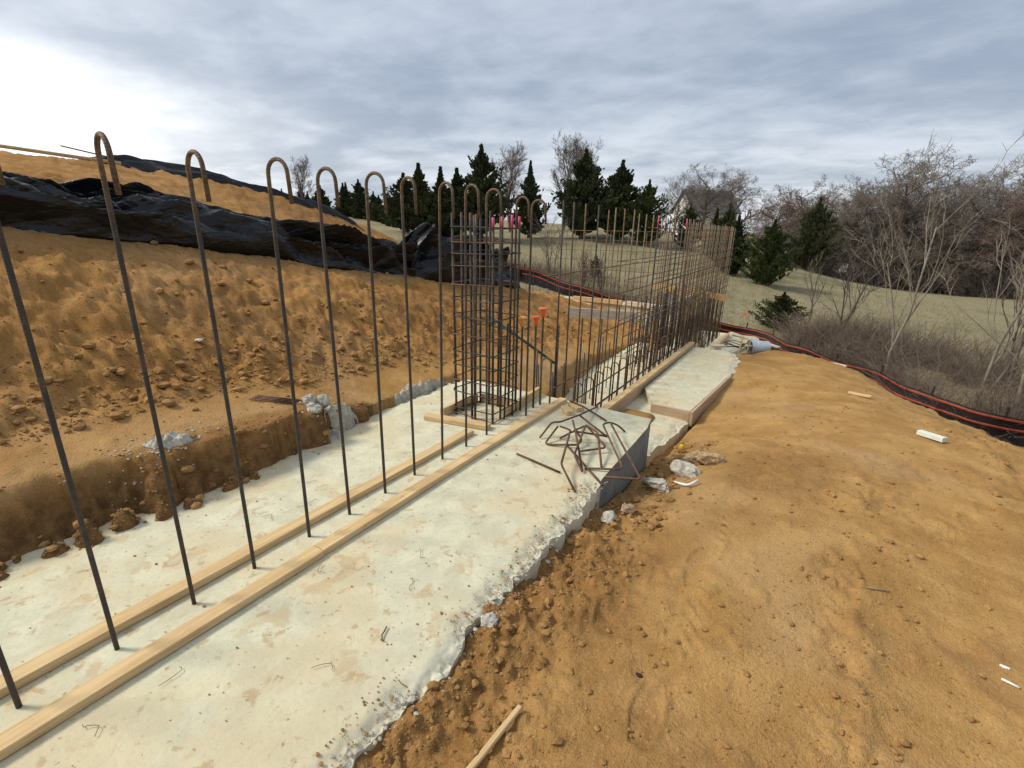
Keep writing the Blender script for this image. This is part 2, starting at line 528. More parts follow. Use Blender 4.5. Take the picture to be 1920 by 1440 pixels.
def rounded(pts, r=0.03, n=4):
    pts = [Vector(p) for p in pts]
    out = [pts[0]]
    for i in range(1, len(pts) - 1):
        a, b, c = pts[i - 1], pts[i], pts[i + 1]
        la, lc = min(r, (a - b).length * .45), min(r, (c - b).length * .45)
        p0, p1 = b + (a - b).normalized() * la, b + (c - b).normalized() * lc
        for k in range(n + 1):
            t = k / n
            out.append(p0 * (1 - t) ** 2 + b * 2 * t * (1 - t) + p1 * t * t)
    out.append(pts[-1])
    return out


# ------------------------------------------------------------------ materials
class MT:
    def __init__(self, name, rough=0.8, spec=0.3):
        self.m = bpy.data.materials.new(name)
        self.m.use_nodes = True
        self.t = self.m.node_tree
        self.b = self.t.nodes['Principled BSDF']
        self.b.inputs['Roughness'].default_value = rough
        self.b.inputs['Specular IOR Level'].default_value = spec
        self._co = None

    def n(self, kind, **kw):
        x = self.t.nodes.new(kind)
        for k, v in kw.items():
            setattr(x, k, v)
        return x

    def put(self, sock, v):
        if isinstance(v, (int, float)):
            sock.default_value = v
        elif isinstance(v, tuple):
            sock.default_value = (*v, 1) if len(v) == 3 and sock.type == 'RGBA' else v
        else:
            self.t.links.new(v, sock)

    def co(self, kind='Object', scale=None, rot=None):
        c = self.n('ShaderNodeTexCoord').outputs[kind]
        if scale or rot:
            m = self.n('ShaderNodeMapping')
            if scale:
                m.inputs['Scale'].default_value = scale
            if rot:
                m.inputs['Rotation'].default_value = rot
            self.t.links.new(c, m.inputs[0])
            c = m.outputs[0]
        return c

    def noise(self, scale, detail=4, rough=0.55, co=None, dist=0.0):
        x = self.n('ShaderNodeTexNoise')
        x.inputs['Scale'].default_value = scale
        x.inputs['Detail'].default_value = detail
        x.inputs['Roughness'].default_value = rough
        x.inputs['Distortion'].default_value = dist
        if co is None:
            co = self.co()
        self.t.links.new(co, x.inputs['Vector'])
        return x.outputs[0]

    def rng(self, v, a, b, c=0.0, d=1.0):
        x = self.n('ShaderNodeMapRange', interpolation_type='SMOOTHSTEP')
        self.put(x.inputs[0], v)
        for i, q in enumerate((a, b, c, d)):
            x.inputs[i + 1].default_value = q
        return x.outputs[0]

    def mix(self, f, a, b, mode='MIX'):
        x = self.n('ShaderNodeMix', data_type='RGBA', blend_type=mode)
        self.put(x.inputs[0], f)
        self.put(x.inputs[6], a)
        self.put(x.inputs[7], b)
        return x.outputs[2]

    def math(self, op, a, b=0.0, clamp=False):
        x = self.n('ShaderNodeMath', operation=op, use_clamp=clamp)
        self.put(x.inputs[0], a)
        self.put(x.inputs[1], b)
        return x.outputs[0]

    def attr(self, name):
        return self.n('ShaderNodeAttribute', attribute_name=name).outputs['Fac']

    def objrand(self):
        return self.n('ShaderNodeObjectInfo').outputs['Random']

    def color(self, v):
        self.put(self.b.inputs['Base Color'], v)
        return self

    def bump(self, h, strength=0.5, dist=0.02):
        x = self.n('ShaderNodeBump')
        x.inputs['Strength'].default_value = strength
        x.inputs['Distance'].default_value = dist
        self.put(x.inputs['Height'], h)
        self.t.links.new(x.outputs[0], self.b.inputs['Normal'])
        return self


def mat_ground():
    M = MT('soil_and_grass', 0.95, 0.12)
    c = M.co('Object')
    big = M.noise(0.55, 4, .55, c, .4)
    mid = M.noise(2.6, 5, .6, c, .3)
    fine = M.noise(14, 6, .65, c)
    grit = M.noise(70, 3, .7, c)
    dry = M.mix(M.rng(mid, .35, .68), (.365, .202, .064), (.490, .290, .104))
    pale = M.mix(M.math('MULTIPLY', M.rng(big, .46, .68), .6), dry, (.46, .305, .155))
    pale = M.mix(M.math('MULTIPLY', M.rng(M.noise(1.3, 5, .65, c, .9), .55, .66), .6), pale, (.30, .165, .062))
    damp_and_shade = M.mix(M.rng(fine, .3, .7), (.185, .094, .030), (.325, .172, .056))
    damp_and_shade = M.mix(M.math('MULTIPLY', M.rng(mid, .42, .66), .6), damp_and_shade, (.39, .215, .078))
    soil = M.mix(M.attr('damp_and_shade'), pale, damp_and_shade)
    soil = M.mix(M.attr('red'), soil, M.mix(1.0, soil, (.95, .86, .77), 'MULTIPLY'))
    soil = M.mix(M.math('MULTIPLY', M.rng(grit, .56, .72), .5), soil, (.56, .38, .19))
    soil = M.mix(M.math('MULTIPLY', M.rng(grit, .44, .30), .45), soil, (.20, .10, .04))
    soil = M.mix(M.attr('bank_shade'), soil, M.mix(M.rng(fine, .3, .75), (.130, .069, .027), (.280, .154, .060)))  # darker brown that paints the shade on the cut bank
    gbig = M.noise(.12, 4, .6, c, .6)
    gmid = M.noise(1.1, 5, .6, c, .5)
    gfin = M.noise(9, 4, .7, c)
    grass = M.mix(M.rng(gbig, .32, .50), (.165, .158, .080), (.275, .235, .138))
    grass = M.mix(M.math('MULTIPLY', M.rng(gmid, .45, .7), .6), grass, (.330, .285, .175))
    grass = M.mix(M.math('MULTIPLY', M.rng(gfin, .55, .35), .5), grass, (.075, .070, .030))
    M.color(M.mix(M.attr('grass'), soil, grass))
    h = M.math('ADD', M.math('MULTIPLY', fine, .5), M.math('MULTIPLY', grit, .45))
    h = M.math('ADD', h, M.math('MULTIPLY', M.noise(190, 2, .6, c), .22))
    M.bump(h, .8, .03)
    return M.m


def mat_soil_piece():
    M = MT('loose_soil', .95, .1)
    f = M.noise(9, 5, .6)
    M.color(M.mix(M.rng(f, .3, .7), (.235, .128, .048), (.41, .235, .090)))
    M.bump(M.noise(60, 4, .7), .5, .01)
    return M.m


def mat_concrete(name='footing_concrete', tint=1.0):
    M = MT(name, .88, .25)
    c = M.co('Object')
    a = M.noise(1.3, 5, .6, c, .5)
    b = M.noise(6, 6, .62, c, .3)
    f = M.noise(45, 5, .7, c)
    base = M.mix(M.rng(b, .32, .68), (.535, .512, .365), (.66, .632, .455))
    base = M.mix(M.math('MULTIPLY', M.rng(a, .44, .62), .62), base, (.61, .50, .30))
    st = M.math('MULTIPLY', M.rng(M.noise(4.6, 5, .6, c, .5), .555, .64), M.rng(b, .36, .56))
    base = M.mix(M.math('MULTIPLY', st, .52), base, (.46, .30, .14))
    st2 = M.rng(M.noise(11, 5, .65, c, .6), .585, .66)
    base = M.mix(M.math('MULTIPLY', st2, .6), base, (.42, .27, .13))
    sp = M.math('MULTIPLY', M.rng(M.noise(30, 3, .5, c), .67, .72), .7)
    base = M.mix(sp, base, (.28, .20, .13))
    base = M.mix(M.math('MULTIPLY', M.rng(f, .50, .34), .30), base, (.40, .385, .32))
    base = M.mix(M.math('MULTIPLY', M.attr('raw'), M.rng(M.noise(34, 5, .7, c), .36, .56, .2, .8)), base, (.62, .585, .46))
    base = M.mix(M.attr('face'), base, M.mix(M.rng(b, .3, .7), (.175, .172, .158), (.25, .245, .222)))  # grey formed concrete, darkened with the shade on this side painted in
    M.color(base)
    h = M.math('ADD', M.math('MULTIPLY', b, .5), M.math('MULTIPLY', f, .5))
    M.bump(h, .45, .012)
    return M.m


def mat_wood(name, c0, c1, stain=.35):
    M = MT(name, .75, .25)
    c = M.co('Object', (0.9, 14, 14))
    g = M.noise(3.0, 5, .6, c, .6)
    w = M.mix(M.rng(g, .35, .66), c0, c1)
    k = M.noise(5, 3, .5, M.co('Object', (1, 3.2, 3.2)))
    w = M.mix(M.math('MULTIPLY', M.rng(k, .69, .76), .8), w, (c0[0] * .45, c0[1] * .38, c0[2] * .3))
    d = M.noise(1.7, 4, .6, M.co('Object'))
    w = M.mix(M.math('MULTIPLY', M.rng(d, .50, .68), stain), w, (.42, .27, .13))
    r = M.objrand()
    w = M.mix(M.math('MULTIPLY', r, .22), w, (c0[0] * .7, c0[1] * .68, c0[2] * .62))
    M.color(w)
    M.bump(g, .25, .004)
    return M.m


def mat_rebar(name, rust_lo, rust_hi, dark, bias=0.0, zr=None):
    M = MT(name, .72, .35)
    M.b.inputs['Metallic'].default_value = .15
    n = M.noise(7, 5, .62)
    n2 = M.noise(60, 3, .6)
    f = M.rng(n, .36 - bias, .64 - bias)
    if zr:
        sz = M.n('ShaderNodeSeparateXYZ')
        M.t.links.new(M.co('Object'), sz.inputs[0])
        zf = M.rng(sz.outputs[2], zr[0], zr[1])
        f = M.math('ADD', M.math('MULTIPLY', f, .45), M.math('MULTIPLY', zf, .75), True)
    col = M.mix(f, dark, M.mix(M.rng(n2, .3, .7), rust_lo, rust_hi))
    M.color(col)
    w = M.n('ShaderNodeTexWave', wave_type='BANDS', bands_direction='Z')
    w.inputs['Scale'].default_value = 28
    M.t.links.new(M.co('Object'), w.inputs['Vector'])
    M.bump(M.math('ADD', M.math('MULTIPLY', w.outputs[1], .6), n2), .5, .003)
    return M.m


def mat_plain(name, col, rough=.7, spec=.3, var=.25, sc=12, trans=None):
    M = MT(name, rough, spec)
    n = M.noise(sc, 4, .6)
    d = tuple(v * (1 - var) for v in col)
    M.color(M.mix(M.rng(n, .3, .7), d, col))
    M.bump(n, .15, .01)
    return M.m


def mat_plastic():
    M = MT('black_polythene', .28, .42)
    n = M.noise(3.5, 4, .6)
    M.color(M.mix(M.rng(n, .45, .75), (.005, .0055, .006), (.012, .012, .012)))
    M.put(M.b.inputs['Roughness'], M.rng(M.noise(4, 3, .6), .3, .7, .24, .46))
    cr = M.math('ABSOLUTE', M.math('SUBTRACT', M.noise(2.6, 3, .5, M.co('Object', (1, .55, 1.5)), 1.2), .5))
    cr2 = M.math('ABSOLUTE', M.math('SUBTRACT', M.noise(7, 2, .5, None, 1.0), .5))
    M.bump(M.math('ADD', cr, M.math('MULTIPLY', cr2, .3)), .6, .08)
    return M.m


def mat_leaf(name, c0, c1):
    M = MT(name, .75, .15)
    f = M.noise(.9, 3, .6)
    r = M.objrand()
    col = M.mix(M.rng(f, .35, .65), c0, c1)
    col = M.mix(M.math('MULTIPLY', r, .35), col, (c1[0] * 1.1, c1[1] * .95, c1[2] * .7))
    M.color(col)
    return M.m


def mat_bark(name, c0, c1, sc=2.5):
    M = MT(name, .9, .1)
    col = M.mix(M.rng(M.noise(sc, 4, .6), .35, .65), c0, c1)
    col = M.mix(M.math('MULTIPLY', M.objrand(), .3), col, (c0[0] * .8, c0[1] * .72, c0[2] * .7))
    M.color(col)
    return M.m


GROUND_M = mat_ground()
SOIL_M = mat_soil_piece()
CONC_M = mat_concrete()
CHUNK_M = mat_plain('broken_concrete', (.56, .53, .45), .9, .2, .40, 14)
MORTAR_M = mat_plain('pale_mortar', (.52, .495, .41), .92, .15, .40, 24)
TANSTONE_M = mat_plain('tan_crusted_stone', (.52, .38, .22), .92, .15, .35, 16)
WOOD_M = mat_wood('pine_lumber', (.56, .38, .18), (.71, .52, .28), .5)
WOODG_M = mat_wood('weathered_lumber', (.36, .31, .25), (.52, .46, .37), .2)
WOODP_M = mat_wood('pale_lumber', (.62, .54, .40), (.76, .68, .53), .15)
WOODO_M = mat_wood('orange_lumber', (.55, .33, .13), (.66, .42, .19), .2)
WOODR_M = mat_wood('stained_form_lumber', (.43, .30, .19), (.57, .43, .29), .3)
HOOK_M = mat_rebar('hooked_rebar_steel', (.105, .066, .038), (.205, .138, .075), (.052, .049, .045), -.03, (1.62, 2.04))
DARK_M = mat_rebar('dark_rebar_steel', (.10, .060, .036), (.17, .105, .062), (.038, .039, .041), -.06)
RUST_M = mat_rebar('rusty_rebar_steel', (.115, .058, .032), (.20, .108, .058), (.055, .040, .032), .06)
TAN_M = mat_rebar('tan_rusted_rebar_steel', (.16, .110, .064), (.25, .180, .108), (.070, .062, .054), .06)
WIRE_M = mat_plain('tie_wire', (.12, .08, .06), .6, .4)
PINK_M = mat_plain('pink_marking_paint', (.58, .09, .19), .6, .3, .12)
CAP_M = mat_plain('orange_plastic', (.85, .16, .05), .5, .4, .12)
CAPY_M = mat_plain('amber_plastic', (.80, .36, .10), .5, .4, .12)
PLAST_M = mat_plastic()
FENCE_M = mat_plain('black_fence_fabric', (.020, .017, .020), .8, .2, .3, 6)
STRIPE_M = mat_plain('orange_fence_stripe', (.37, .080, .042), .75, .2, .25, 8)
STAKE_M = mat_plain('dark_stake', (.035, .03, .026), .8, .2)
GREEN_M = mat_plain('dark_green_steel', (.018, .060, .045), .5, .4)
CEDAR_M = mat_leaf('cedar_needles', (.030, .043, .022), (.085, .104, .048))
CEDAR2_M = mat_leaf('bright_cedar_needles', (.032, .048, .015), (.085, .106, .036))
CEDAR3_M = mat_leaf('dull_cedar_needles', (.048, .056, .030), (.095, .105, .055))
BARK_M = mat_bark('grey_bark', (.13, .105, .085), (.20, .165, .135))
TWIG_M = mat_bark('grey_brown_twigs', (.178, .152, .128), (.255, .220, .185), .5)
REDTWIG_M = mat_bark('reddish_twigs', (.165, .122, .102), (.232, .178, .150), .5)
PALEBARK_M = mat_bark('pale_sapling_bark', (.20, .172, .132), (.31, .275, .22))
BRUSH_M = mat_bark('bramble_stems', (.145, .105, .080), (.265, .205, .150), .6)
STRAW_M = mat_bark('dry_grass', (.21, .175, .095), (.33, .27, .16), .4)
WHITE_M = mat_plain('white_siding', (.75, .74, .70), .7, .2, .06, 3)
ROOF_M = mat_plain('grey_shingles', (.13, .14, .15), .9, .1, .2, 2)
GLASS_M = mat_plain('window_glass', (.04, .05, .06), .1, .6, .1)
BUCKET_M = mat_plain('blue_white_plastic', (.52, .60, .66), .45, .4, .25, 6)
WHITEP_M = mat_plain('white_plastic', (.80, .80, .78), .5, .4, .08)
YELLOW_M = mat_plain('yellow_plastic', (.75, .50, .03), .5, .4, .1)
FOAM_M = mat_plain('pale_block', (.66, .70, .62), .8, .2, .15)

# ------------------------------------------------------------------ ground sheet (rings round the viewer's feet, finer near)
fine_a = np.radians(np.arange(46, 196.01, 0.215))
rest_a = np.radians(np.arange(200, 402.1, 4.0))
ang = np.concatenate([fine_a, rest_a])
rad = [0.30]
while rad[-1] < 26:
    rad.append(rad[-1] * 1.0088 + 0.0006)
while rad[-1] < 1500:
    rad.append(rad[-1] * 1.05)
rad = np.array(rad)
na, nr = len(ang), len(rad)
RR, AA = np.meshgrid(rad, ang, indexing='ij')
gx, gy = (RR * np.cos(AA)).ravel(), (RR * np.sin(AA)).ravel()
gz = HT(gx, gy)
V = np.stack([gx, gy, gz], 1)
idx = np.arange(na * nr).reshape(nr, na)
nxt = np.roll(idx, -1, axis=1)
Q = np.stack([idx[:-1], idx[1:], nxt[1:], nxt[:-1]], -1).reshape(-1, 4)
gme = raw_mesh('ground', V, Q, GROUND_M, True)
fd = fence_dist(gx, gy)
jit = 0.5 * fbm(gx, gy, 0.5, 3, 90)
left_far = sst(-14.5, -18, gx + jit) * sst(3, 6, gy - 4)
mound_end = sst(0.0, 1.6, gy - np.interp(gx, [-20, -15, -13, -11, -9.4, -8.6, -7.6, -7.0], [8.0, 10, 11.5, 12.8, 14.2, 17, 18.5, 19]) + jit) * (gx < -7.0)
grass = np.clip(np.maximum.reduce([sst(-0.5, 0.5, fd + jit), left_far, mound_end]), 0, 1)
behind = sst(24, 30, np.hypot(gx, gy))
grass = np.maximum(grass, behind)
rm = rough_mask(gx, gy)
damp_and_shade = np.clip(rm * (.15 + .55 * sst(-.20, .45, fbm(gx, gy, .7, 4, 94) - .35 * sst(-5.6, -6.8, gx))) * sst(-8, -7, gx) + rm * (.45 + .5 * sst(-.1,.4,fbm(gx, gy, .8, 3, 98))) * sst(-7, -8, gx) + 0.6 * sst(.05, .45, fbm(gx, gy, .9, 4, 95)) * (1 - rm) * (gx > -1.2), 0, 1)
wet_edge = sst(-0.30, -0.85, gx + 0.25 * fbm(gx, gy, 1.6, 3, 97)) * (gx > -1.5) * sst(4.0, 2.0, gy)
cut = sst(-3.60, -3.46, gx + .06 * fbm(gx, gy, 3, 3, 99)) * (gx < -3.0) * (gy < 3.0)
bank_shade = cut * sst(.30, .22, gz)  # shade of the cut bank, put into the soil colour
damp_and_shade = np.clip(np.maximum(damp_and_shade, np.maximum(wet_edge * .9, cut * 1.0)), 0, 1)  # damp soil by the slab, plus painted shade on the cut bank
for nm, arr in (('grass', grass), ('damp_and_shade', damp_and_shade), ('bank_shade', bank_shade), ('red', sst(-3.2, -4.4, gx + .3 * fbm(gx, gy, .9, 3, 101)))):
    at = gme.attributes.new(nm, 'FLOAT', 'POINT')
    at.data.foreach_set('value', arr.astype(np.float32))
ground = obj('ground', gme)
tag(ground, kind='structure')


# ------------------------------------------------------------------ footings
def slab(name, y0, y1, xl, xr, ztop, zbot, ny, rag_l, rag_r, seed, end=True):
    """concrete slab: rows along y, ragged spill margins on the sides, buried skirt"""
    ys = np.linspace(y0, y1, ny)
    tl = np.concatenate([[0, 0], np.linspace(0, .10, 14)[1:], np.linspace(.10, .90, 60)[1:-1], np.linspace(.90, 1, 34)[:-1], [1, 1 + 1e-6, 1 + 2e-6]])
    nu = len(tl)
    Y, T = np.meshgrid(ys, tl, indexing='ij')
    rl, rr = rag_l(ys), rag_r(ys)
    XL = xl(ys) + rl * (0.09 * fbm(ys, ys * 0 + seed, 1.7, 4, seed, .6) + .035 * vn(ys * 19, ys * 0, seed + 2))
    XR = xr(ys) + rr * (0.050 * fbm(ys, ys * 0 + seed, 2.6, 4, seed + 5, .65) + .022 * vn(ys * 17, ys * 0, seed + 7))
    X = XL[:, None] + (XR - XL)[:, None] * T
    dR, dL = XR[:, None] - X, X - XL[:, None]
    Z = ztop + 0.004 * fbm(X.ravel(), Y.ravel(), 2.2, 3, seed + 9).reshape(X.shape)
    mr = sst(.13, 0, dR + .04 * vn(X.ravel() * 6, Y.ravel() * 6, seed + 3).reshape(X.shape)) * rr[:, None]
    ml = sst(.14, 0, dL) * rl[:, None]
    n3 = (lumps(X.ravel(), Y.ravel(), 26, seed + 11, .8) - .4).reshape(X.shape)
    n4 = (facet(X.ravel(), Y.ravel(), 22, seed + 12) + .7 * facet(X.ravel(), Y.ravel(), 55, seed + 13)).reshape(X.shape)
    Z = Z + mr * (-0.034 + .006 * n3 + .011 * n4) + ml * (-0.03 + .010 * n3 + .012 * n4)
    raw = np.clip(mr + ml, 0, 1)
    Z[:, 0] = zbot
    Z[:, -1] = zbot
    Z[:, -2] = Z[:, -3] - .004
    if end:
        Y2 = Y[-1:].copy()
        X = np.vstack([X, X[-1:]])
        Y = np.vstack([Y, Y2 + 0.004])
        Z = np.vstack([Z, np.full((1, nu), zbot)])
        raw = np.vstack([raw, raw[-1:]])
        X = np.vstack([X[:1], X])
        Y = np.vstack([Y[:1] - .004, Y])
        Z = np.vstack([np.full((1, nu), zbot), Z])
        raw = np.vstack([raw[:1], raw])
    V = np.stack([X.ravel(), Y.ravel(), Z.ravel()], 1)
    me = grid_mesh(name, V, nu, X.shape[0], CONC_M, True)
    at = me.attributes.new('raw', 'FLOAT', 'POINT')
    at.data.foreach_set('value', raw.ravel().astype(np.float32))
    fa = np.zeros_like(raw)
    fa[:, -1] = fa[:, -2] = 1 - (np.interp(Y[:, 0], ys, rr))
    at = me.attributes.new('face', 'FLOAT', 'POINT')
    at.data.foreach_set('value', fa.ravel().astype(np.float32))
    try:
        me.set_sharp_from_angle(angle=math.radians(28))
    except Exception:
        pass
    return obj(name, me)


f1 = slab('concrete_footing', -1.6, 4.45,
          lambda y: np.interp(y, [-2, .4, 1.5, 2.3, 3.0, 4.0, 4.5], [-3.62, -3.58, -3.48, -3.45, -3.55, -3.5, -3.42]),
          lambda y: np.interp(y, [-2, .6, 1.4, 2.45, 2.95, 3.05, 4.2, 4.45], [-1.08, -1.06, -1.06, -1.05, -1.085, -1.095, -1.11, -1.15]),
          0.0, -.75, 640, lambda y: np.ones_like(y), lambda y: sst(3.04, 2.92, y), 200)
tag(f1, 'large pale concrete footing slab crossing the foreground under the hooked bars', 'footing')
f2 = slab('concrete_footing', 4.5, 10.45, lambda y: np.interp(y, [4.5, 6.1, 7.7, 10.6], [-2.6, -3.15, -3.4, -3.3]),
          lambda y: np.interp(y, [4.5, 5.2, 5.4, 6.2, 6.4, 10.5], [-1.3, -1.25, -1.2, -1.12, -1.3, -1.3]), -.62, -.95, 160,
          lambda y: np.ones_like(y), lambda y: sst(6.4, 6.0, y), 230)
tag(f2, 'lower concrete footing one step down, beneath the straight rebar mat', 'footing')
f2b = slab('concrete_pad', 6.30, 10.2, lambda y: np.interp(y, [6.3, 6.9, 10.2], [-1.62, -1.93, -1.93]),
           lambda y: np.interp(y, [6.3, 8.35, 8.8, 9.6, 10.2], [-1.13, -.985, -.96, -.97, -1.15]), -.5, -.85, 120,
           lambda y: 0 * y, lambda y: sst(8.3, 8.8, y), 250)
tag(f2b, 'raised pale concrete pad edged with boards right of the rebar mat', 'footing')
f3 = slab('concrete_footing', 10.5, 15.9, lambda y: 0 * y - 3.35, lambda y: 0 * y - 1.2, -1.2, -1.5, 90, lambda y: np.ones_like(y), lambda y: np.ones_like(y), 270)
tag(f3, 'lowest concrete footing at the far corner of the rebar mat', 'footing')
f4 = slab('concrete_footing', 14.95, 15.75, lambda y: 0 * y - 9.1, lambda y: 0 * y - 3.5, -.52, -1.3, 30, lambda y: np.ones_like(y), lambda y: np.ones_like(y), 290)
tag(f4, 'far concrete footing under the left-hand rebar mat behind the dirt mound', 'footing')


# ------------------------------------------------------------------ boards
def board(p0, p1, w, h, mat, label, name='form_board', cat='board', group=None, roll=0.0, parent=None, seed=0, warp=0.004, dz=0.0):
    p0, p1 = Vector(p0), Vector(p1)
    L = (p1 - p0).length
    mb = MB().beam(L, w, h, min(.004, h * .2), max(1, int(L / .25)), warp, seed)
    o = mb.build(name, mat, parent)
    d = (p1 - p0).normalized()
    yax = Vector((0, 0, 1)).cross(d).normalized()
    zax = d.cross(yax)
    R = Matrix((d, yax, zax)).transposed()
    R = R @ Matrix.Rotation(roll, 3, 'X')
    o.matrix_world = Matrix.Translation(p0 + Vector((0, 0, dz))) @ R.to_4x4()
    if label:
        tag(o, label, cat, group)
    return o


BG = 'pine form boards on the upper footing'
board((-2.092, -1.5, .002), (-2.092, 1.355, .003), .089, .038, WOOD_M, 'near length of the outer pine form board in the foreground', group=BG, seed=1, warp=.006)
board((-2.094, 1.360, .002), (-2.085, 4.40, .002), .089, .038, WOOD_M, 'farther length of the outer form board ending by the bent rebar pile', group=BG, seed=2, warp=.006)
board((-2.402, -1.5, .002), (-2.400, 3.16, .002), .089, .038, WOOD_M, 'inner pine form board just behind the row of hooked bars', group=BG, seed=3, warp=.006)
board((-2.95, 3.20, .002), (-2.31, 3.335, .002), .089, .045, WOOD_M, 'short board across the front of the rebar column cage', group=BG, seed=4, warp=.001)
board((-2.855, 3.32, .002), (-2.835, 3.86, .002), .045, .089, WOOD_M, 'board on edge at the left foot of the rebar column cage', group=BG, seed=5, warp=.001)
board((-2.80, 3.90, .002), (-2.40, 3.915, .002), .045, .089, WOOD_M, 'board on edge behind the foot of the rebar column cage', group=BG, seed=6, warp=.001)
board((-2.36, 3.66, .002), (-2.405, 4.44, .002), .045, .089, WOOD_M, 'board on edge running back from the rebar column cage', group=BG, seed=7, warp=.001)
board((-1.965, 4.18, .002), (-1.84, 4.06, .002), .075, .045, WOOD_M, 'nearer small wood offcut beside the bent rebar pile', 'wood_offcut', 'offcut', 'wood offcuts', seed=8, warp=0)
board((-1.955, 4.33, .002), (-1.80, 4.21, .002), .085, .045, WOOD_M, 'farther small wood offcut beside the bent rebar pile', 'wood_offcut', 'offcut', 'wood offcuts', seed=9, warp=0)
board((-2.04, 4.55, -.455), (-1.99, 10.25, -.455), .10, .045, WOOD_M, 'long form board topping the lower footing beside the rebar mat', seed=10)
board((-2.018, 4.55, -.617), (-1.968, 10.25, -.617), .04, .158, WOODR_M, 'brown board on edge under the long lower form board', seed=11)
board((-1.64, 6.272, -.655), (-1.125, 6.262, -.655), .04, .160, WOODR_M, 'brownish board across the near end of the raised pad', seed=12, warp=0)
board((-1.105, 6.245, -.70), (-.958, 8.40, -.70), .04, .204, WOODR_M, 'brownish board along the right side of the raised pad', seed=13, warp=0)
board((-2.02, 10.9, -1.19), (-2.02, 15.4, -1.19), .10, .09, WOOD_M, 'form board on the lowest footing near the far corner', seed=14)

# ------------------------------------------------------------------ hooked bars
ORD = ['first', 'second', 'third', 'fourth', 'fifth', 'sixth', 'seventh', 'eighth', 'ninth', 'tenth', 'eleventh', 'twelfth', 'thirteenth', 'fourteenth', 'fifteenth', 'sixteenth']


def hook_path(top, rh, tail, ang, lean=(0, 0), base=-.06):
    ca, sa = math.cos(ang), math.sin(ang)
    zs = np.linspace(base, top - rh, 9)
    pts = [(lean[0] * (z / top), lean[1] * (z / top), z) for z in zs]
    lx, ly = pts[-1][0], pts[-1][1]
    for k in range(1, 11):
        a = math.pi * k / 10
        d = rh * (1 - math.cos(a))
        pts.append((lx + d * ca, ly + d * sa, top - rh + rh * math.sin(a)))
    ex = pts[-1]
    pts.append((ex[0] + .006 * ca, ex[1] + .006 * sa, ex[2] - tail))
    return pts


hooks = [(-2.262, .168), (-2.265, .478), (-2.270, .790), (-2.272, 1.093), (-2.268, 1.425), (-2.260, 1.712), (-2.264, 2.020), (-2.275, 2.322), (-2.272, 2.635), (-2.258, 2.925), (-2.257, 3.222), (-2.315, 3.74), (-2.205, 3.82)]
hang = [0, 2, -6, -3, 6, 4, 5, -8, -8, -8, 2, -5, 6]
htop = [2.03, 2.03, 2.035, 2.018, 2.032, 2.02, 2.03, 2.03, 2.028, 2.036, 2.028, 2.005, 1.985]
for i, (x, y) in enumerate(hooks):
    mb = MB().tube(hook_path(htop[i], .064, [.13, .12, .135, .125, .13, .12, .15, .145, .16, .16, .13, .14, .13][i], math.radians(hang[i]), (rnd.uniform(-.012, .012), rnd.uniform(.0, .035))), .0094, 10)
    o = mb.build('hooked_rebar', HOOK_M, smooth=True)
    o.location = (x, y, 0)
    if i == 0:
        lab = 'hooked rebar at the lower left edge, only its foot in view'
    elif i == 1:
        lab = 'hooked rebar leaning out of the left edge of the picture, hook cut off'
    elif i < 11:
        lab = ORD[i - 2] + ' from the left of the tall hooked bars showing their whole hook'
    elif i == 11:
        lab = 'left of the two hooked bars just right of the rebar column cage'
    else:
        lab = 'right of the two hooked bars just right of the rebar column cage'
    tag(o, lab, 'rebar', 'tall hooked bars in the upper footing')

# ------------------------------------------------------------------ column cage
cage = empty('rebar_column_cage', (-2.57, 3.66, 0))
tag(cage, 'tied rebar column cage with pink painted bar tips', 'rebar cage')
cv = [(-.215, -.20, 1.87, 0), (-.215, -.09, 1.88, 0), (-.215, .10, 1.86, 0), (-.215, .20, 1.87, 0), (-.02, -.205, 1.87, 0), (.015, -.205, 1.86, 0), (.0, .205, 1.88, 0), (.215, -.20, 1.83, 1), (.215, -.07, 1.85, 1), (.215, .07, 1.86, 1), (.215, .20, 1.85, 1), (-.11, .205, 1.90, 0)]
for i, (x, y, t, p) in enumerate(cv):
    lx, ly = rnd.uniform(-.012, .012), rnd.uniform(-.012, .012)
    b = MB().tube([(x, y, -.05), (x + lx * .5, y + ly * .5, t * .5), (x + lx, y + ly, t)], .0115, 8).build('vertical_bar', DARK_M, cage, True)
    if p:
        tp = MB().tube([(x + lx * .93, y + ly * .93, t - rnd.uniform(.07, .13)), (x + lx, y + ly, t + .003)], .0124, 8).build('painted_tip', PINK_M, b, True)
tz = [.02, .10, .25, .38, .51, .66, .82, .975, 1.13, 1.27, 1.435, 1.54, 1.635, 1.745]
for i, z in enumerate(tz):
    a, b_ = .236, .226
    t1, t2 = rnd.uniform(-.012, .012), rnd.uniform(-.012, .012)
    pts = [(-a, -b_ + .05, z + t1), (-a, -b_, z + t1), (a, -b_, z + t2), (a, b_, z + t2), (-a, b_, z - t1), (-a, -b_ + .02, z + t1 + .012)]
    MB().tube(rounded(pts, .035, 3), .0058, 6).build('tie_hoop', DARK_M if i % 3 else RUST_M, cage, True)

# ------------------------------------------------------------------ straight wall mat
mat1 = empty('rebar_wall_mat', (-2.26, 4.48, -.62))
tag(mat1, 'long mat of straight rebar running from the footing step to the far corner', 'rebar mat')
bar_meshes = {}


def vbar(h, r, mat, key):
    if key not in bar_meshes:
        bar_meshes[key] = MB().tube([(0, 0, 0), (0, 0, h * .5), (0, 0, h)], r, 7).mesh('vertical_bar', mat, True)
    return bar_meshes[key]


def place(me, name, parent, loc, tilt=(0, 0)):
    o = obj(name, me, parent)
    o.location = loc
    o.rotation_euler = (tilt[0], tilt[1], rnd.uniform(0, 6))
    return o


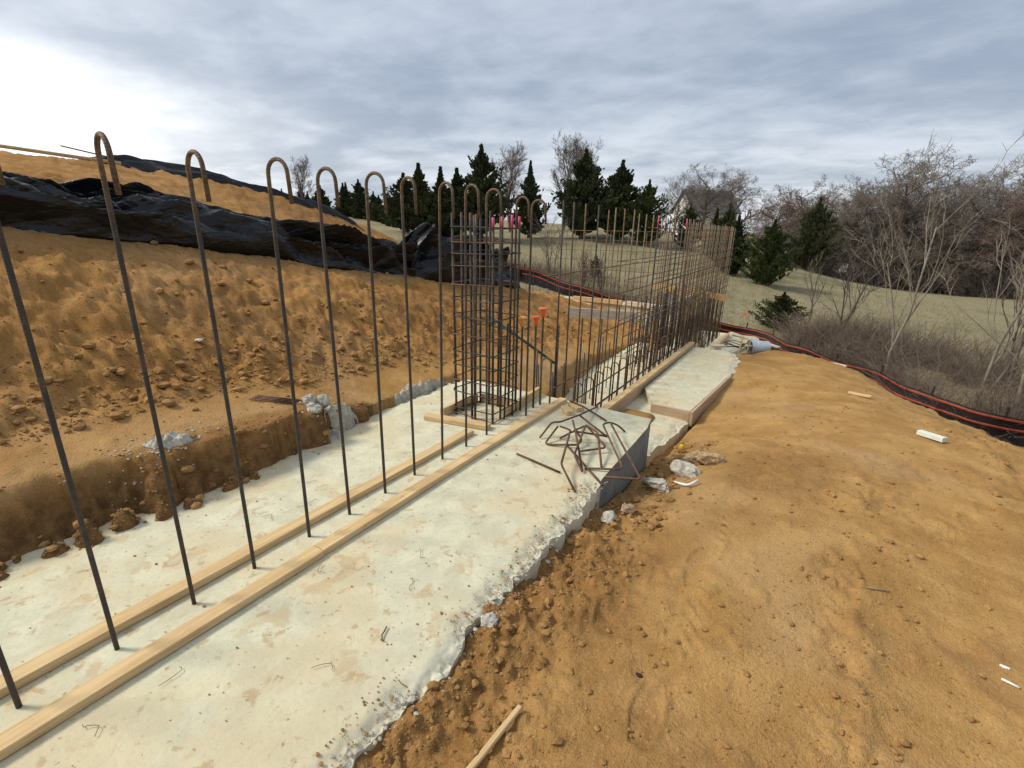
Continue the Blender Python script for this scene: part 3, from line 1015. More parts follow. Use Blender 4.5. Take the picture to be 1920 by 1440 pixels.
def mat_z(y):
    return -.04 if y < 4.5 else (-.62 if y < 10.48 else -1.21)


mats3 = [DARK_M, TAN_M, DARK_M, TAN_M, RUST_M]
k = 0
y = 4.50
while y < 15.4:
    zb = mat_z(y)
    top = np.interp(y, [4.4, 7.5, 9.7, 11.7, 15.4], [2.02, 2.0, 1.965, 1.935, 1.90]) + rnd.uniform(-.025, .02)
    m = mats3[(k * 7 + k // 3) % 5]
    hb = round((top - zb) / .04) * .04
    o = place(vbar(hb, .0092, m, (hb, m.name)), 'vertical_bar', mat1, (0 + rnd.uniform(-.008, .008), y - 4.48, zb + .62), (rnd.uniform(-.006, .006), rnd.uniform(-.006, .006)))
    if k in (11, 17):
        MB().tube([(0, 0, hb - .16), (0, 0, hb + .003)], .0118, 7).build('painted_tip', PINK_M, o, True)
    if k % 2 == 0:                                            # lap dowel from the footing
        hd = round((rnd.uniform(.95, 1.05) + (0 if zb > -.3 else .35)) / .1) * .1
        place(vbar(hd, .0105, DARK_M, ('d', hd)), 'dowel', mat1, (.022, y - 4.48 + .012, zb + .62))
    if y > 9.4:
        place(vbar(hb, .0092, TAN_M, (hb, TAN_M.name)), 'vertical_bar', mat1, (.02 + rnd.uniform(-.01, .01), y - 4.48 + .15, zb + .62), (rnd.uniform(-.008, .008), rnd.uniform(-.008, .008)))
    if y > 8.6:                                               # second curtain
        place(vbar(hb, .0092, TAN_M, (hb, TAN_M.name)), 'vertical_bar', mat1, (-.24 + rnd.uniform(-.01, .01), y - 4.48 + .12, zb + .62), (rnd.uniform(-.008, .008), rnd.uniform(-.008, .008)))
    k += 1
    y += .305


y = 8.2
while y < 15.35:
    zb = mat_z(y)
    for xx in (-.10, -.33):
        hd = rnd.choice([1.0, 1.1, 1.2, 1.3]) + (.35 if zb < -1 else 0)
        place(vbar(hd, .010, DARK_M, ('dd', hd)), 'dowel', mat1, (xx + rnd.uniform(-.02, .02), y - 4.48 + rnd.uniform(-.03, .03), zb + .62), (rnd.uniform(-.02, .02), rnd.uniform(-.02, .02)))
    y += .2


def hbar(y0, y1, z, mat, x=.02, r=.008, sag=.015):
    n = 10
    pts = []
    ph = rnd.uniform(0, 6)
    for i in range(n + 1):
        t = i / n
        pts.append((x + .006 * math.sin(5 * t + ph), y0 - 4.48 + (y1 - y0) * t, z + .62 + sag * math.sin(7 * t + ph) * .5))
    MB().tube(pts, r, 6).build('horizontal_bar', mat, mat1, True)


hbar(4.25, 15.45, 1.31, TAN_M)
hbar(4.45, 15.45, .10, RUST_M)
hbar(4.6, 15.4, -.21, RUST_M)
hbar(4.75, 15.4, -.50, DARK_M, r=.013)
hbar(6.0, 15.4, -.44, RUST_M, x=-.25)
for z in (1.80, 1.58, 1.02, .72, .42):
    hbar(6.8 + rnd.uniform(0, 1.2), 15.5, z, TAN_M)
for z in (1.68, 1.45, 1.16, .88, .58, .26):
    hbar(9.6 + rnd.uniform(0, .6), 15.5, z, TAN_M, x=-.02)
for z in (1.74, 1.44, 1.14, .84, .54, .24, -.06, -.4, -.7, -1.0):
    hbar((8.6 if z > -.62 else 10.6) + rnd.uniform(0, .6), 15.5, z, TAN_M if z > .3 else RUST_M, x=-.25)
for z in (1.30, 1.0, .70, .40, .10, -.20):
    hbar(6.6 + rnd.uniform(0, 1.0), 15.5, z + .03, TAN_M, x=-.23)
for z in (.95, .50, .30):
    hbar(5.6 + rnd.uniform(0, 1.0), 15.5, z, RUST_M)
for z in (-.8, -1.05):
    hbar(10.6, 15.4, z, DARK_M)

# hairpin dowels along the foot of the mat
NH = 14
for i in range(NH):
    y = 4.92 + .31 * i
    top = .07 - .008 * i
    mb = MB().tube([(0, 0, 0)] + [(.055 - .055 * math.cos(math.pi * q / 8), 0, top + .62 - .055 + .055 * math.sin(math.pi * q / 8)) for q in range(9)] + [(.11, 0, .0)], .0078, 7)
    o = mb.build('hairpin_dowel', RUST_M if i % 3 else TAN_M, smooth=True)
    o.location = (-2.205 + rnd.uniform(-.01, .01), y, -.63)
    o.rotation_euler = (0, 0, rnd.uniform(-.15, .15))
    tag(o, ORD[i] + ' hairpin dowel from the near end along the foot of the long mat', 'dowel', 'hairpin dowels at the foot of the mat')
# short straight dowels behind the mat
ND = 15
for i in range(ND):
    y = 4.75 + .31 * i
    hd = rnd.choice([.72, .80, .88, .76])
    o = obj('straight_dowel', vbar(hd, .008, DARK_M, ('s', hd)))
    o.location = (-2.56 + rnd.uniform(-.02, .02), y, -.63)
    o.rotation_euler = (rnd.uniform(-.02, .02), rnd.uniform(-.02, .02), 0)
    tag(o, ORD[i] + ' short straight dowel from the near end behind the long mat', 'dowel', 'straight dowels behind the mat') if i < len(ORD) else None
# three dowels standing on the upper bench left of the step
for i, (x, y, z0, t) in enumerate([(-2.95, 5.35, -.1, .27), (-3.1, 5.75, -.1, .25), (-2.75, 5.0, -.1, .33)]):
    o = MB().tube([(0, 0, -.1), (0, 0, t - z0)], .008, 7).build('straight_dowel', RUST_M, smooth=True)
    o.location = (x, y, z0)
    tag(o, ['middle', 'farthest', 'nearest'][i] + ' of three stub dowels standing in dirt left of the footing step', 'dowel', 'stub dowels in the dirt')

# capped bars and the near hairpin


def capped(x, y, t, m, label):
    root = empty('capped_dowel', (x, y, 0))
    tag(root, label, 'dowel', 'dowels wearing plastic safety caps')
    MB().tube([(0, 0, -.05), (0, 0, t - .02)], .0105, 8).build('bar', DARK_M, root, True)
    c_ = MB().tube([(0, 0, t - .075), (0, 0, t - .01), (0, 0, t)], [.021, .024, .028], 14).build('safety_cap', m, root, True)
    MB().tube([(0, 0, t + .001), (0, 0, t + .006), (0, 0, t + .014), (0, 0, t + .018)], [.044, .052, .050, .040], 18).build('mushroom_head', m, c_, True)


capped(-2.255, 4.05, .93, CAP_M, 'dowel with red-orange cap, the nearer and lower of the two red-orange ones')
capped(-2.26, 4.20, .99, CAP_M, 'dowel with red-orange cap standing highest beside the column cage')
capped(-2.32, 3.90, .935, CAPY_M, 'dowel with amber cap, leftmost of the three capped ones')
o = MB().tube([(0, 0, -.05)] + [(.05 - .05 * math.cos(math.pi * q / 8), 0, .46 + .05 * math.sin(math.pi * q / 8)) for q in range(9)] + [(.10, 0, -.05)], .010, 8).build('hairpin_dowel', TAN_M, smooth=True)
o.location = (-2.235, 4.16, 0)
o.rotation_euler = (0, 0, .3)
tag(o, 'tall hairpin dowel beneath the orange caps on the upper footing', 'dowel')
o = MB().tube([(0, 0, -.05), (.01, .02, .93)], .0095, 8).build('straight_dowel', DARK_M, smooth=True)
o.location = (-2.33, 3.62, 0)
tag(o, 'plain straight dowel at the right front corner of the column cage', 'dowel')
o = MB().tube([(-2.80, 5.62, .02), (-3.6, 5.16, .66)], .017, 8).build('green_post', GREEN_M, smooth=True)
tag(o, 'dark green steel post leaning on the dirt bank behind the caps', 'post')

# ------------------------------------------------------------------ far mat
mat2 = empty('rebar_wall_mat', (-3.6, 15.35, -.5))
tag(mat2, 'far mat of thin rebar running left behind the dirt mound', 'rebar mat')
x = -.2
k = 0
while x > -4.7:
    hb = 2.24
    place(vbar(hb, .009, TAN_M if k % 2 else DARK_M, (hb, 'far', k % 2)), 'vertical_bar', mat2, (x, rnd.uniform(-.02, .02), -.05), (rnd.uniform(-.01, .01), rnd.uniform(-.01, .01)))
    x -= .305
    k += 1
for z in (1.74, 1.43, 1.12, .81, .50, .2):
    MB().tube([(.2, .02, z + .5), (-2.3, .03, z + .5 + rnd.uniform(-.02, .02)), (-4.75, .02, z + .48)], .009, 6).build('horizontal_bar', TAN_M, mat2, True)
for i in range(16):
    o = obj('straight_dowel', vbar(.85, .008, DARK_M, ('fd', .85)))
    o.location = (-8.9 + .29 * i, 15.15, -.54)
    tag(o, ORD[i] + ' from the left of the short dowels on the far footing', 'dowel', 'dowels on the far footing')
board((-9.1, 14.96, -.51), (-7.0, 14.94, -.51), .09, .05, WOODP_M, 'leftmost form board on the far footing', seed=20)
board((-6.9, 14.92, -.51), (-5.2, 14.92, -.51), .09, .14, WOOD_M, 'middle form board on the far footing', seed=21)
board((-5.1, 14.95, -.51), (-3.6, 14.9, -.55), .09, .14, WOODP_M, 'right-hand form board on the far footing', seed=22)
board((-6.8, 13.9, -.36), (-5.7, 13.6, -.42), .14, .04, WOOD_M, 'loose plank lying on the dirt before the far footing', seed=23)

# braces inside the mat (walers)
board((-4.05, 8.55, .12), (-2.78, 9.0, .10), .045, .185, WOODG_M, 'grey weathered brace board on edge behind the mat', 'brace_board', seed=24)
board((-2.62, 8.9, .06), (-2.62, 13.3, .03), .05, .24, WOODP_M, 'long pale brace board running along inside the mat', 'brace_board', seed=25)
board((-3.8, 13.25, .27), (-1.95, 13.6, .05), .05, .16, WOODO_M, 'orange-brown brace board crossing the far end of the mat', 'brace_board', seed=26)
for i, (x, y, t) in enumerate([(-3.4, 8.7, .1), (-2.66, 9.6, .06), (-2.66, 12.6, .05)]):
    z0 = H1(x, y)
    board((x - .02, y + .06, z0 - .2), (x - .02, y + .061, t), .05, .05, WOOD_M, ['stake under the grey brace board', 'nearer stake under the long pale brace board', 'farther stake under the long pale brace board'][i], 'brace_stake', 'stake', seed=27 + i, warp=0)

# ------------------------------------------------------------------ pile of bent rebar on the footing
pile = [
    ([(-1.69, 3.531, .11), (-1.568, 3.489, .12), (-1.378, 2.932, .09), (-1.178, 2.757, .010)], 'bent bar in the pile reaching farthest towards the viewer'),
    ([(-1.666, 3.742, .10), (-1.478, 3.4, .14), (-1.242, 3.032, .012), (-1.356, 3.115, .10), (-1.491, 3.626, .13)], 'narrow V-shaped bent bar standing in the middle of the pile'),
    ([(-1.577, 3.566, .08), (-1.492, 3.64, .13), (-1.344, 3.547, .13), (-1.158, 3.193, .012)], 'arched bent bar rising over the middle of the pile'),
    ([(-1.716, 3.542, .10), (-1.73, 3.338, .012), (-1.685, 3.331, .012), (-1.469, 3.428, .03), (-1.458, 3.499, .05), (-1.53, 3.529, .10)], 'flat looped stirrup at the left of the pile'),
    ([(-1.403, 3.325, .03), (-1.241, 3.496, .04), (-1.501, 3.663, .12)], 'sharp-angled bent bar inside the pile'),
    ([(-1.244, 3.963, .012), (-1.307, 3.942, .07), (-1.383, 3.922, .09), (-1.424, 3.862, .08), (-1.018, 3.264, .03), (-1.023, 3.209, .03), (-1.263, 3.111, .012)], 'long hooked stirrup lying towards the slab edge'),
    ([(-1.349, 3.857, .11), (-.836, 3.15, .03), (-1.083, 3.072, .012)], 'bent bar overhanging the edge of the slab'),
    ([(-1.97, 4.318, .056), (-1.80, 4.25, .056), (-1.486, 4.12, .012)], 'thin bar lying over the wood offcuts'),
    ([(-1.705, 4.435, .012), (-1.684, 3.92, .09), (-1.703, 3.553, .14), (-1.772, 3.534, .13), (-1.821, 3.409, .012)], 'long bent bar at the far left of the pile'),
    ([(-1.704, 3.968, .07), (-1.349, 3.776, .012)], 'straight bar sloping across the back of the pile'),
    ([(-1.548, 3.399, .012), (-1.049, 2.945, .012)], 'straight bar lying flat under the pile'),
    ([(-1.669, 3.5, .012), (-1.558, 3.524, .10), (-1.306, 3.67, .06)], 'short angled bar in the heart of the pile'),
    ([(-1.825, 3.033, .010), (-1.391, 2.948, .010)], 'straight rusty bar lying alone left of the pile'),
]
for pts, lab in pile:
    o = MB().tube(rounded(pts, .035, 5), .0088, 8).build('bent_rebar', RUST_M, smooth=True)
    tag(o, lab, 'rebar', 'bent bars piled on the footing')


# ------------------------------------------------------------------ rocks and debris
def rock(r, seed, flat=.7, sub=2, jag=.28):
    """angular stone from a jittered icosphere"""
    import bmesh
    bm = bmesh.new()
    bmesh.ops.create_icosphere(bm, subdivisions=sub, radius=1)
    rr = random.Random(seed)
    planes = [(Vector((rr.gauss(0, 1), rr.gauss(0, 1), rr.gauss(0, 1))).normalized(), rr.uniform(.62, .95)) for _ in range(9)]
    for v in bm.verts:
        p = v.co.copy()
        for n_, d in planes:
            e = p.dot(n_) - d
            if e > 0:
                p -= n_ * e * .92
        p += Vector((rr.gauss(0, 1), rr.gauss(0, 1), rr.gauss(0, 1))) * jag * .08
        v.co = Vector((p.x * r[0], p.y * r[1], p.z * r[2] * flat))
    mb = MB()
    bm.verts.ensure_lookup_table()
    mb.add([tuple(v.co) for v in bm.verts], [tuple(q.index for q in f.verts) for f in bm.faces])
    bm.free()
    return mb


stones = [
    ((-.55, 4.40), (.125, .07, .10), .2, 'tan-crusted concrete lump, the farthest of those beside the slab edge', 3),
    ((-.70, 4.46), (.10, .075, .10), .5, 'grey concrete lump touching the tan-crusted one by the slab edge', 4),
    ((-.68, 4.02), (.16, .085, .10), -.3, 'largest pale concrete chunk lying on the dirt by the slab edge', 5),
    ((-.83, 3.66), (.15, .065, .07), -.5, 'low grey concrete chunk closest to the dark slab face', 6),
    ((-.93, 2.80), (.055, .05, .055), .2, 'small blue-grey stone on the dirt below the slab corner', 7),
    ((-.87, 3.02), (.06, .045, .07), 1.2, 'small tan stone below the slab corner', 8),
    ((-3.58, 2.40), (.075, .055, .075), .3, 'left grey stone of the trio on the dirt bench', 9),
    ((-3.50, 2.50), (.065, .06, .095), 1.0, 'tallest right-hand grey stone of the trio on the dirt bench', 10),
    ((-3.38, 2.31), (.075, .055, .065), .1, 'nearest grey stone of the trio on the dirt bench', 11),
    ((-3.30, 2.42), (.12, .13, .16), .4, 'dark grey concrete lump stuck in the end of the cut bank', 12),
    ((-1.03, 1.50), (.045, .04, .04), .4, 'dark grey stone lying in the clods against the slab edge', 13),
    ((-1.08, 1.56), (.06, .04, .045), .9, 'brown angular stone in the clods against the slab edge', 14),
]
for (x, y), r, rz, lab, sd in stones:
    o = rock(r, sd, .8, 3, 1.0).build('concrete_chunk' if 'concrete' in lab else 'stone', TANSTONE_M if 'tan' in lab else (SOIL_M if 'brown' in lab else CHUNK_M))
    o.location = (x, y, H1(x, y) + r[2] * .45)
    o.rotation_euler = (rnd.uniform(-.3, .3), rnd.uniform(-.3, .3), rz)
    tag(o, lab, 'stone')
# pale mortar spatter on the bench edge and along the left margin of the slab
def spill(name, cx, cy, lx, ly, rz, th, seed, label):
    n = 70
    u, v = np.meshgrid(np.linspace(-1, 1, n), np.linspace(-1, 1, n), indexing='ij')
    u, v = u.ravel(), v.ravel()
    ca, sa = math.cos(rz), math.sin(rz)
    X, Y = cx + u * lx * ca - v * ly * sa, cy + u * lx * sa + v * ly * ca
    m_ = 1 - np.hypot(u, v) * 1.15 + .45 * fbm(X, Y, 7, 3, seed) + .2 * facet(X, Y, 18, seed + 1)
    k_ = sst(0, .35, m_)
    Z = HT(X, Y) + np.where(m_ > 0, th * k_ * (.5 + .5 * lumps(X, Y, 20, seed + 2, .8) + .35 * facet(X, Y, 26, seed + 3)) + .006, -.05)
    me_ = grid_mesh(name, np.stack([X, Y, Z], 1), n, n, MORTAR_M, False)
    o_ = obj(name, me_)
    tag(o_, label, 'mortar')


spill('mortar_spill', -3.52, 1.29, .20, .085, math.radians(62), .055, 700, 'pale grey mortar spill on the edge of the cut bank')
spill('mortar_spill', -3.37, 2.60, .19, .10, math.radians(80), .06, 710, 'grey mortar spill where the cut bank runs out')
spill('mortar_spill', -3.50, 3.85, .55, .09, math.radians(88), .05, 720, 'low ridge of grey mortar along the far left slab margin')
mb = MB()
sx_, sy_, sr_ = [], [], []
for i in range(1100):
    t = rnd.random()
    if t < .12:
        x, y = rnd.gauss(-3.50, .09), rnd.gauss(1.25, .2)
        r = rnd.uniform(.003, .014)
    elif t < .22:
        x, y = rnd.gauss(-3.36, .06), rnd.gauss(2.6, .2)
        r = rnd.uniform(.003, .014)
    elif t < .34:
        x, y = rnd.gauss(-3.42, .06), rnd.uniform(2.9, 4.4)
        r = rnd.uniform(.003, .016)
    else:
        y = rnd.uniform(.2, 3.1)
        x = -1.07 + rnd.gauss(0, .035)
        r = .0028 * (1 - rnd.random()) ** -.45
    sx_.append(x), sy_.append(y), sr_.append(min(r, .02))
sz_ = HT(sx_, sy_)
for i in range(1100):
    r = sr_[i]
    q = rock((r, r * rnd.uniform(.6, 1), r * .8), 500 + i % 17, .8, 1)
    zz = sz_[i] if sx_[i] < -2 or sx_[i] > -1.05 else max(sz_[i], -.022 - .2 * max(0, sx_[i] + 1.09))
    mb.add([(vx + sx_[i], vy + sy_[i], vz + zz + r * .2) for vx, vy, vz in q.v], q.f)
o = mb.build('mortar_crumbs', MORTAR_M)
tag(o, 'pale mortar crumbs along the slab edges and bench', 'rubble', kind='stuff')

# bundle of short rods on the bench, bits on the ground
for i in range(4):
    o = MB().tube([(-3.88 + .012 * i, 2.13 - .03 * i, H1(-3.88, 2.13) + .022), (-3.60 + .01 * i, 2.35 - .03 * i, H1(-3.6, 2.35) + .03)], .007, 6).build('short_rod', RUST_M, smooth=True)
    tag(o, ['farthest', 'second farthest', 'second nearest', 'nearest'][i] + ' dark rusty rod of the small bundle beside the grey stone trio', 'rod', 'rods bundled on the bench')
board((-.68, 1.20, H1(-.68, 1.2) + .012), (-.735, .70, H1(-.735, .7) + .02), .022, .02, WOOD_M, 'thin wooden stick lying on the dirt at the bottom edge', 'wooden_stick', 'stick', seed=31, warp=.004)
board((.64, 8.05, H1(.64, 8.05) + .01), (.90, 7.97, H1(.9, 7.97) + .02), .055, .03, WOOD_M, 'short wood scrap on the dirt near the pad crest', 'wood_scrap', 'scrap', seed=32, warp=0)
board((1.22, 6.47, H1(1.22, 6.47) + .01), (1.41, 6.31, H1(1.41, 6.31) + .015), .075, .05, FOAM_M, 'pale greenish white block lying alone on the dirt pad', 'pale_block', 'block', seed=33, warp=0)
board((.05, 11.75, H1(.05, 11.75) + .02), (.75, 11.2, H1(.75, 11.2) + .04), .05, .03, WOODP_M, 'pale stake lying along the pad crest before the fence', 'wooden_stake', 'stake', seed=34, warp=.01)
o = MB().tube(rounded([(-.72, 3.74, 0), (-.60, 3.70, .015), (-.545, 3.79, .045)], .05, 4), [.006] + [.012] * 5 + [.010], 6).build('plastic_strip', WHITEP_M, smooth=True)
o.location = (0, 0, H1(-.64, 3.72) + .012)
tag(o, 'curved white plastic strip before the pale concrete chunks', 'scrap')
o = rock((.04, .03, .04), 77, .8, 1).build('yellow_cap', YELLOW_M)
o.location = (-.95, 5.1, H1(-.95, 5.1) + .03)
tag(o, 'small bright yellow plastic bit by the corner of the raised pad', 'scrap')
for i, (x, y, lab) in enumerate([(.98, 2.51, 'small white flake on the dirt at the right edge'), (-.34, 1.60, 'tiny dark stone on the smooth dirt in the foreground')]):
    o = rock((.02, .012, .01), 80 + i, .6, 1).build('small_flake', WHITEP_M if i == 0 else STAKE_M)
    o.location = (x, y, H1(x, y) + .004)
    tag(o, lab, 'scrap')
o = MB().tube([(.95, 2.42, H1(.95, 2.42) + .006), (1.0, 2.40, H1(1.0, 2.4) + .008)], .005, 6).build('white_sliver', WHITEP_M, smooth=True)
tag(o, 'thin white sliver on the dirt below the white flake', 'scrap')
o = MB().tube([(.50, 2.76, H1(.5, 2.76) + .006), (.60, 2.80, H1(.6, 2.8) + .008)], .004, 6).build('straw_bit', STRAW_M, smooth=True)
tag(o, 'pale straw stalk lying in the machine track', 'scrap')
o = rock((.06, .04, .03), 91, .6, 1).build('crumpled_foil', CHUNK_M)
o.location = (-4.75, 2.15, H1(-4.75, 2.15) + .02)
tag(o, 'crumpled grey scrap lying on the embankment', 'scrap')

# tie wire scraps on the slab
wires = [((-1.92, .55), 'V-bent wire scrap near the outer board at lower left'), ((-1.93, .28), 'long thin wire scrap beside the outer board at lower left'), ((-1.366, 1.153), 'thick curved wire scrap near the ragged slab edge'), ((-1.96, 1.27), 'bent wire scrap just outside the outer board joint'), ((-1.605, 1.66), 'wire chevron in the middle of the slab'), ((-1.49, 1.456), 'curled wire scrap left of the ragged edge'), ((-1.445, .903), 'small wire ring low on the slab'), ((-2.64, 1.41), 'small wire loop inside the inner board'), ((-2.58, 1.63), 'second wire loop inside the inner board, farther back'), ((-2.80, 1.82), 'straightish wire scrap near the cut bank')]
for i, ((x, y), lab) in enumerate(wires):
    r_ = random.Random(i + 60)
    a = r_.uniform(0, 6)
    pts = []
    L = r_.uniform(.03, .055)
    for q in range(7):
        t = q / 6 - .5
        pts.append((x + math.cos(a) * t * 2 * L + r_.uniform(-.3, .3) * L * .5, y + math.sin(a) * t * 2 * L + math.cos(t * 5 + i) * L * .5, .007 + .006 * r_.random()))
    o = MB().tube(pts, .0034 if i == 2 else .0012, 5).build('tie_wire_scrap', WIRE_M, smooth=True)
    tag(o, lab, 'wire', 'wire scraps on the slab')

# bucket, coil, planks beyond the raised pad
zb = H1(-.85, 11.5)
bk = empty('plastic_bucket', (-1.02, 11.35, zb + .14), math.radians(33))
tag(bk, 'blue-white plastic bucket lying on its side beyond the raised pad', 'bucket')
MB().tube([(0, 0, 0), (.02, 0, 0), (.40, 0, 0)], [.148, .15, .130], 24, False).build('shell', BUCKET_M, bk, True)
MB().tube([(.392, 0, 0), (.40, 0, 0)], [.128, .128], 24).build('bottom', BUCKET_M, bk, False)
for q in (0.0, .05):
    MB().tube([(q, 0, 0), (q + .012, 0, 0)], [.157, .157], 24, False).build('rim_band', BUCKET_M, bk, True)
MB().tube([(.03, .155 * math.cos(a), .155 * math.sin(a) - .02) for a in np.linspace(0, math.pi, 10)], .003, 5).build('handle', WIRE_M, bk, True)
mb = MB()
for i in range(3):
    pts = [(-1.30 + (.13 + .02 * i) * math.cos(a) * 1.3, 11.2 + (.13 + .02 * i) * math.sin(a) * 1.2, -.58 + .03 * i + .02 * math.sin(3 * a + i)) for a in np.linspace(0, 6.0, 22)]
    mb.tube(pts, .008, 5)
o = mb.build('wire_coil', STAKE_M, smooth=True)
tag(o, 'dark coil of wire lying beyond the raised pad', 'coil')
board((-1.75, 11.0, -.62), (-.95, 11.5, -.60), .14, .03, WOODP_M, 'flat pale plank beyond the far end of the raised pad', 'plank', seed=41)
board((-1.55, 12.8, -1.1), (-1.25, 14.9, -1.2), .14, .035, WOODP_M, 'plank lying beside the lowest footing', 'plank', seed=42)
board((-2.0, 15.7, -1.15), (-.6, 14.9, -1.25), .14, .035, WOODP_M, 'plank lying across the far corner before the fence', 'plank', seed=43)
for i, (x, y, h) in enumerate([(-1.16, 10.9, .42), (-1.02, 11.0, .32)]):
    board((x, y, -.72), (x + .05, y + .001, -.72 + h), .03, .03, WOOD_M, ['left', 'right'][i] + ' thin survey stake between raised pad and bucket', 'survey_stake', 'stake', seed=44 + i, warp=0)


# ------------------------------------------------------------------ loose clods
def clods(name, pts, label, mat=SOIL_M):
    base = [rock((1, .8, .75), 900 + i, .8, 1, .5) for i in range(12)]
    bv = [np.array(b.v) for b in base]
    bf = [np.array(b.f) for b in base]
    Vs, Fs, off = [], [], 0
    xs, ys = np.array([p[0] for p in pts]), np.array([p[1] for p in pts])
    zs = HT(xs, ys)
    for i, p in enumerate(pts):
        q = i % 12
        a = rng.uniform(0, 6.28)
        ca, sa = math.cos(a), math.sin(a)
        v = bv[q] * p[2]
        v = np.stack([v[:, 0] * ca - v[:, 1] * sa + p[0], v[:, 0] * sa + v[:, 1] * ca + p[1], v[:, 2] + zs[i] + p[2] * .25], 1)
        Vs.append(v)
        Fs.append(bf[q] + off)
        off += len(v)
    me = raw_mesh(name, np.vstack(Vs), np.vstack(Fs), mat, False)
    o = obj(name, me)
    tag(o, label, 'soil', kind='stuff')
    return o


pts = []
for _ in range(10500):
    t = rng.random()
    if t < .42:                                              # lower embankment and toe
        y_ = rng.uniform(-1.5, 4.6)
        x_ = -4.02 - abs(rng.normal(0, .55))
        s_ = .0058 * (1 - rng.random()) ** -.5
    elif t < .75:
        y_ = rng.uniform(-1.5, 9.5)
        x_ = rng.uniform(-6.9, -4.2)
        s_ = .0045 * (1 - rng.random()) ** -.45
    else:
        y_ = rng.uniform(4, 11)
        x_ = rng.uniform(-5.4, -3.8)
        s_ = .006 * (1 - rng.random()) ** -.45
    pts.append((x_, y_, min(s_, .06)))
clods('embankment_clods', pts, 'loose brown clods over the embankment behind the footing')
pts = []
for _ in range(2400):
    y_ = rng.uniform(-1.2, 2.9)
    xb_ = np.interp(y_, [-3, .3, 1.0, 1.5, 2.3, 3.0], [-3.46, -3.38, -3.28, -3.24, -3.28, -3.36])
    pts.append((xb_ + rng.normal(0.03, .10) + (abs(rng.normal(0, .25)) if rng.random() < .12 else 0), y_, min(.0045 * (1 - rng.random()) ** -.55, .045)))
for _ in range(160):
    pts.append((rng.uniform(-4.1, -3.5), rng.uniform(-1, 3.2), min(.005 * (1 - rng.random()) ** -.5, .03)))
clods('bank_clods', pts, 'loose clods fallen from the cut bank on to the footing')
pts = []
for _ in range(1900):
    y_ = rng.uniform(.3, 3.3)
    x_ = -1.03 + abs(rng.normal(0, .20))
    pts.append((x_, y_, min(.0038 * (1 - rng.random()) ** -.52, .028)))
for _ in range(500):
    pts.append((rng.normal(-.85, .14), rng.uniform(2.7, 5.3), min(.007 * (1 - rng.random()) ** -.6, .05)))
clods('slab_edge_clods', pts, 'dark crumbly clods along the ragged right edge of the footing')
pts = []
for _ in range(5200):
    y_ = 1.0 + 8.5 * rng.random() ** 1.4
    x_ = rng.uniform(-.8, .35 + .24 * y_)
    pts.append((x_, y_, min(.0022 * (1 - rng.random()) ** -.5, .018)))
for _ in range(420):
    y_ = rng.uniform(1.4, 4.6)
    pts.append((.32 + .06 * y_ + rng.normal(0, .24), y_, min(.0038 * (1 - rng.random()) ** -.5, .03)))
for _ in range(300):
    y_ = rng.uniform(3.2, 7.5)
    pts.append((1.6 + .05 * y_ + rng.normal(0, .25), y_, min(.006 * (1 - rng.random()) ** -.5, .045)))
clods('pad_clods', pts, 'small clods scattered over the trafficked dirt pad')
# crumbs on the slab
mb = MB()
for i in range(900):
    x_, y_ = rng.uniform(-3.2, -1.2), rng.uniform(-.2, 4.3)
    if i > 240:
        x_, y_ = -1.09 - abs(rng.normal(0, .06)), rng.uniform(.2, 3.0)
    r = min(.0028 * (1 - rng.random()) ** -.42, .010)
    q = rock((r, r * .8, r * .7), 930 + i % 9, .7, 1)
    mb.add([(a + x_, b + y_, c + .004 - (.03 * max(0, (x_ + 1.17) / .1) if i > 240 else 0)) for a, b, c in q.v], q.f)
o = mb.build('slab_crumbs', SOIL_M)
tag(o, 'crumbs of brown soil scattered on the pale footing', 'soil', kind='stuff')


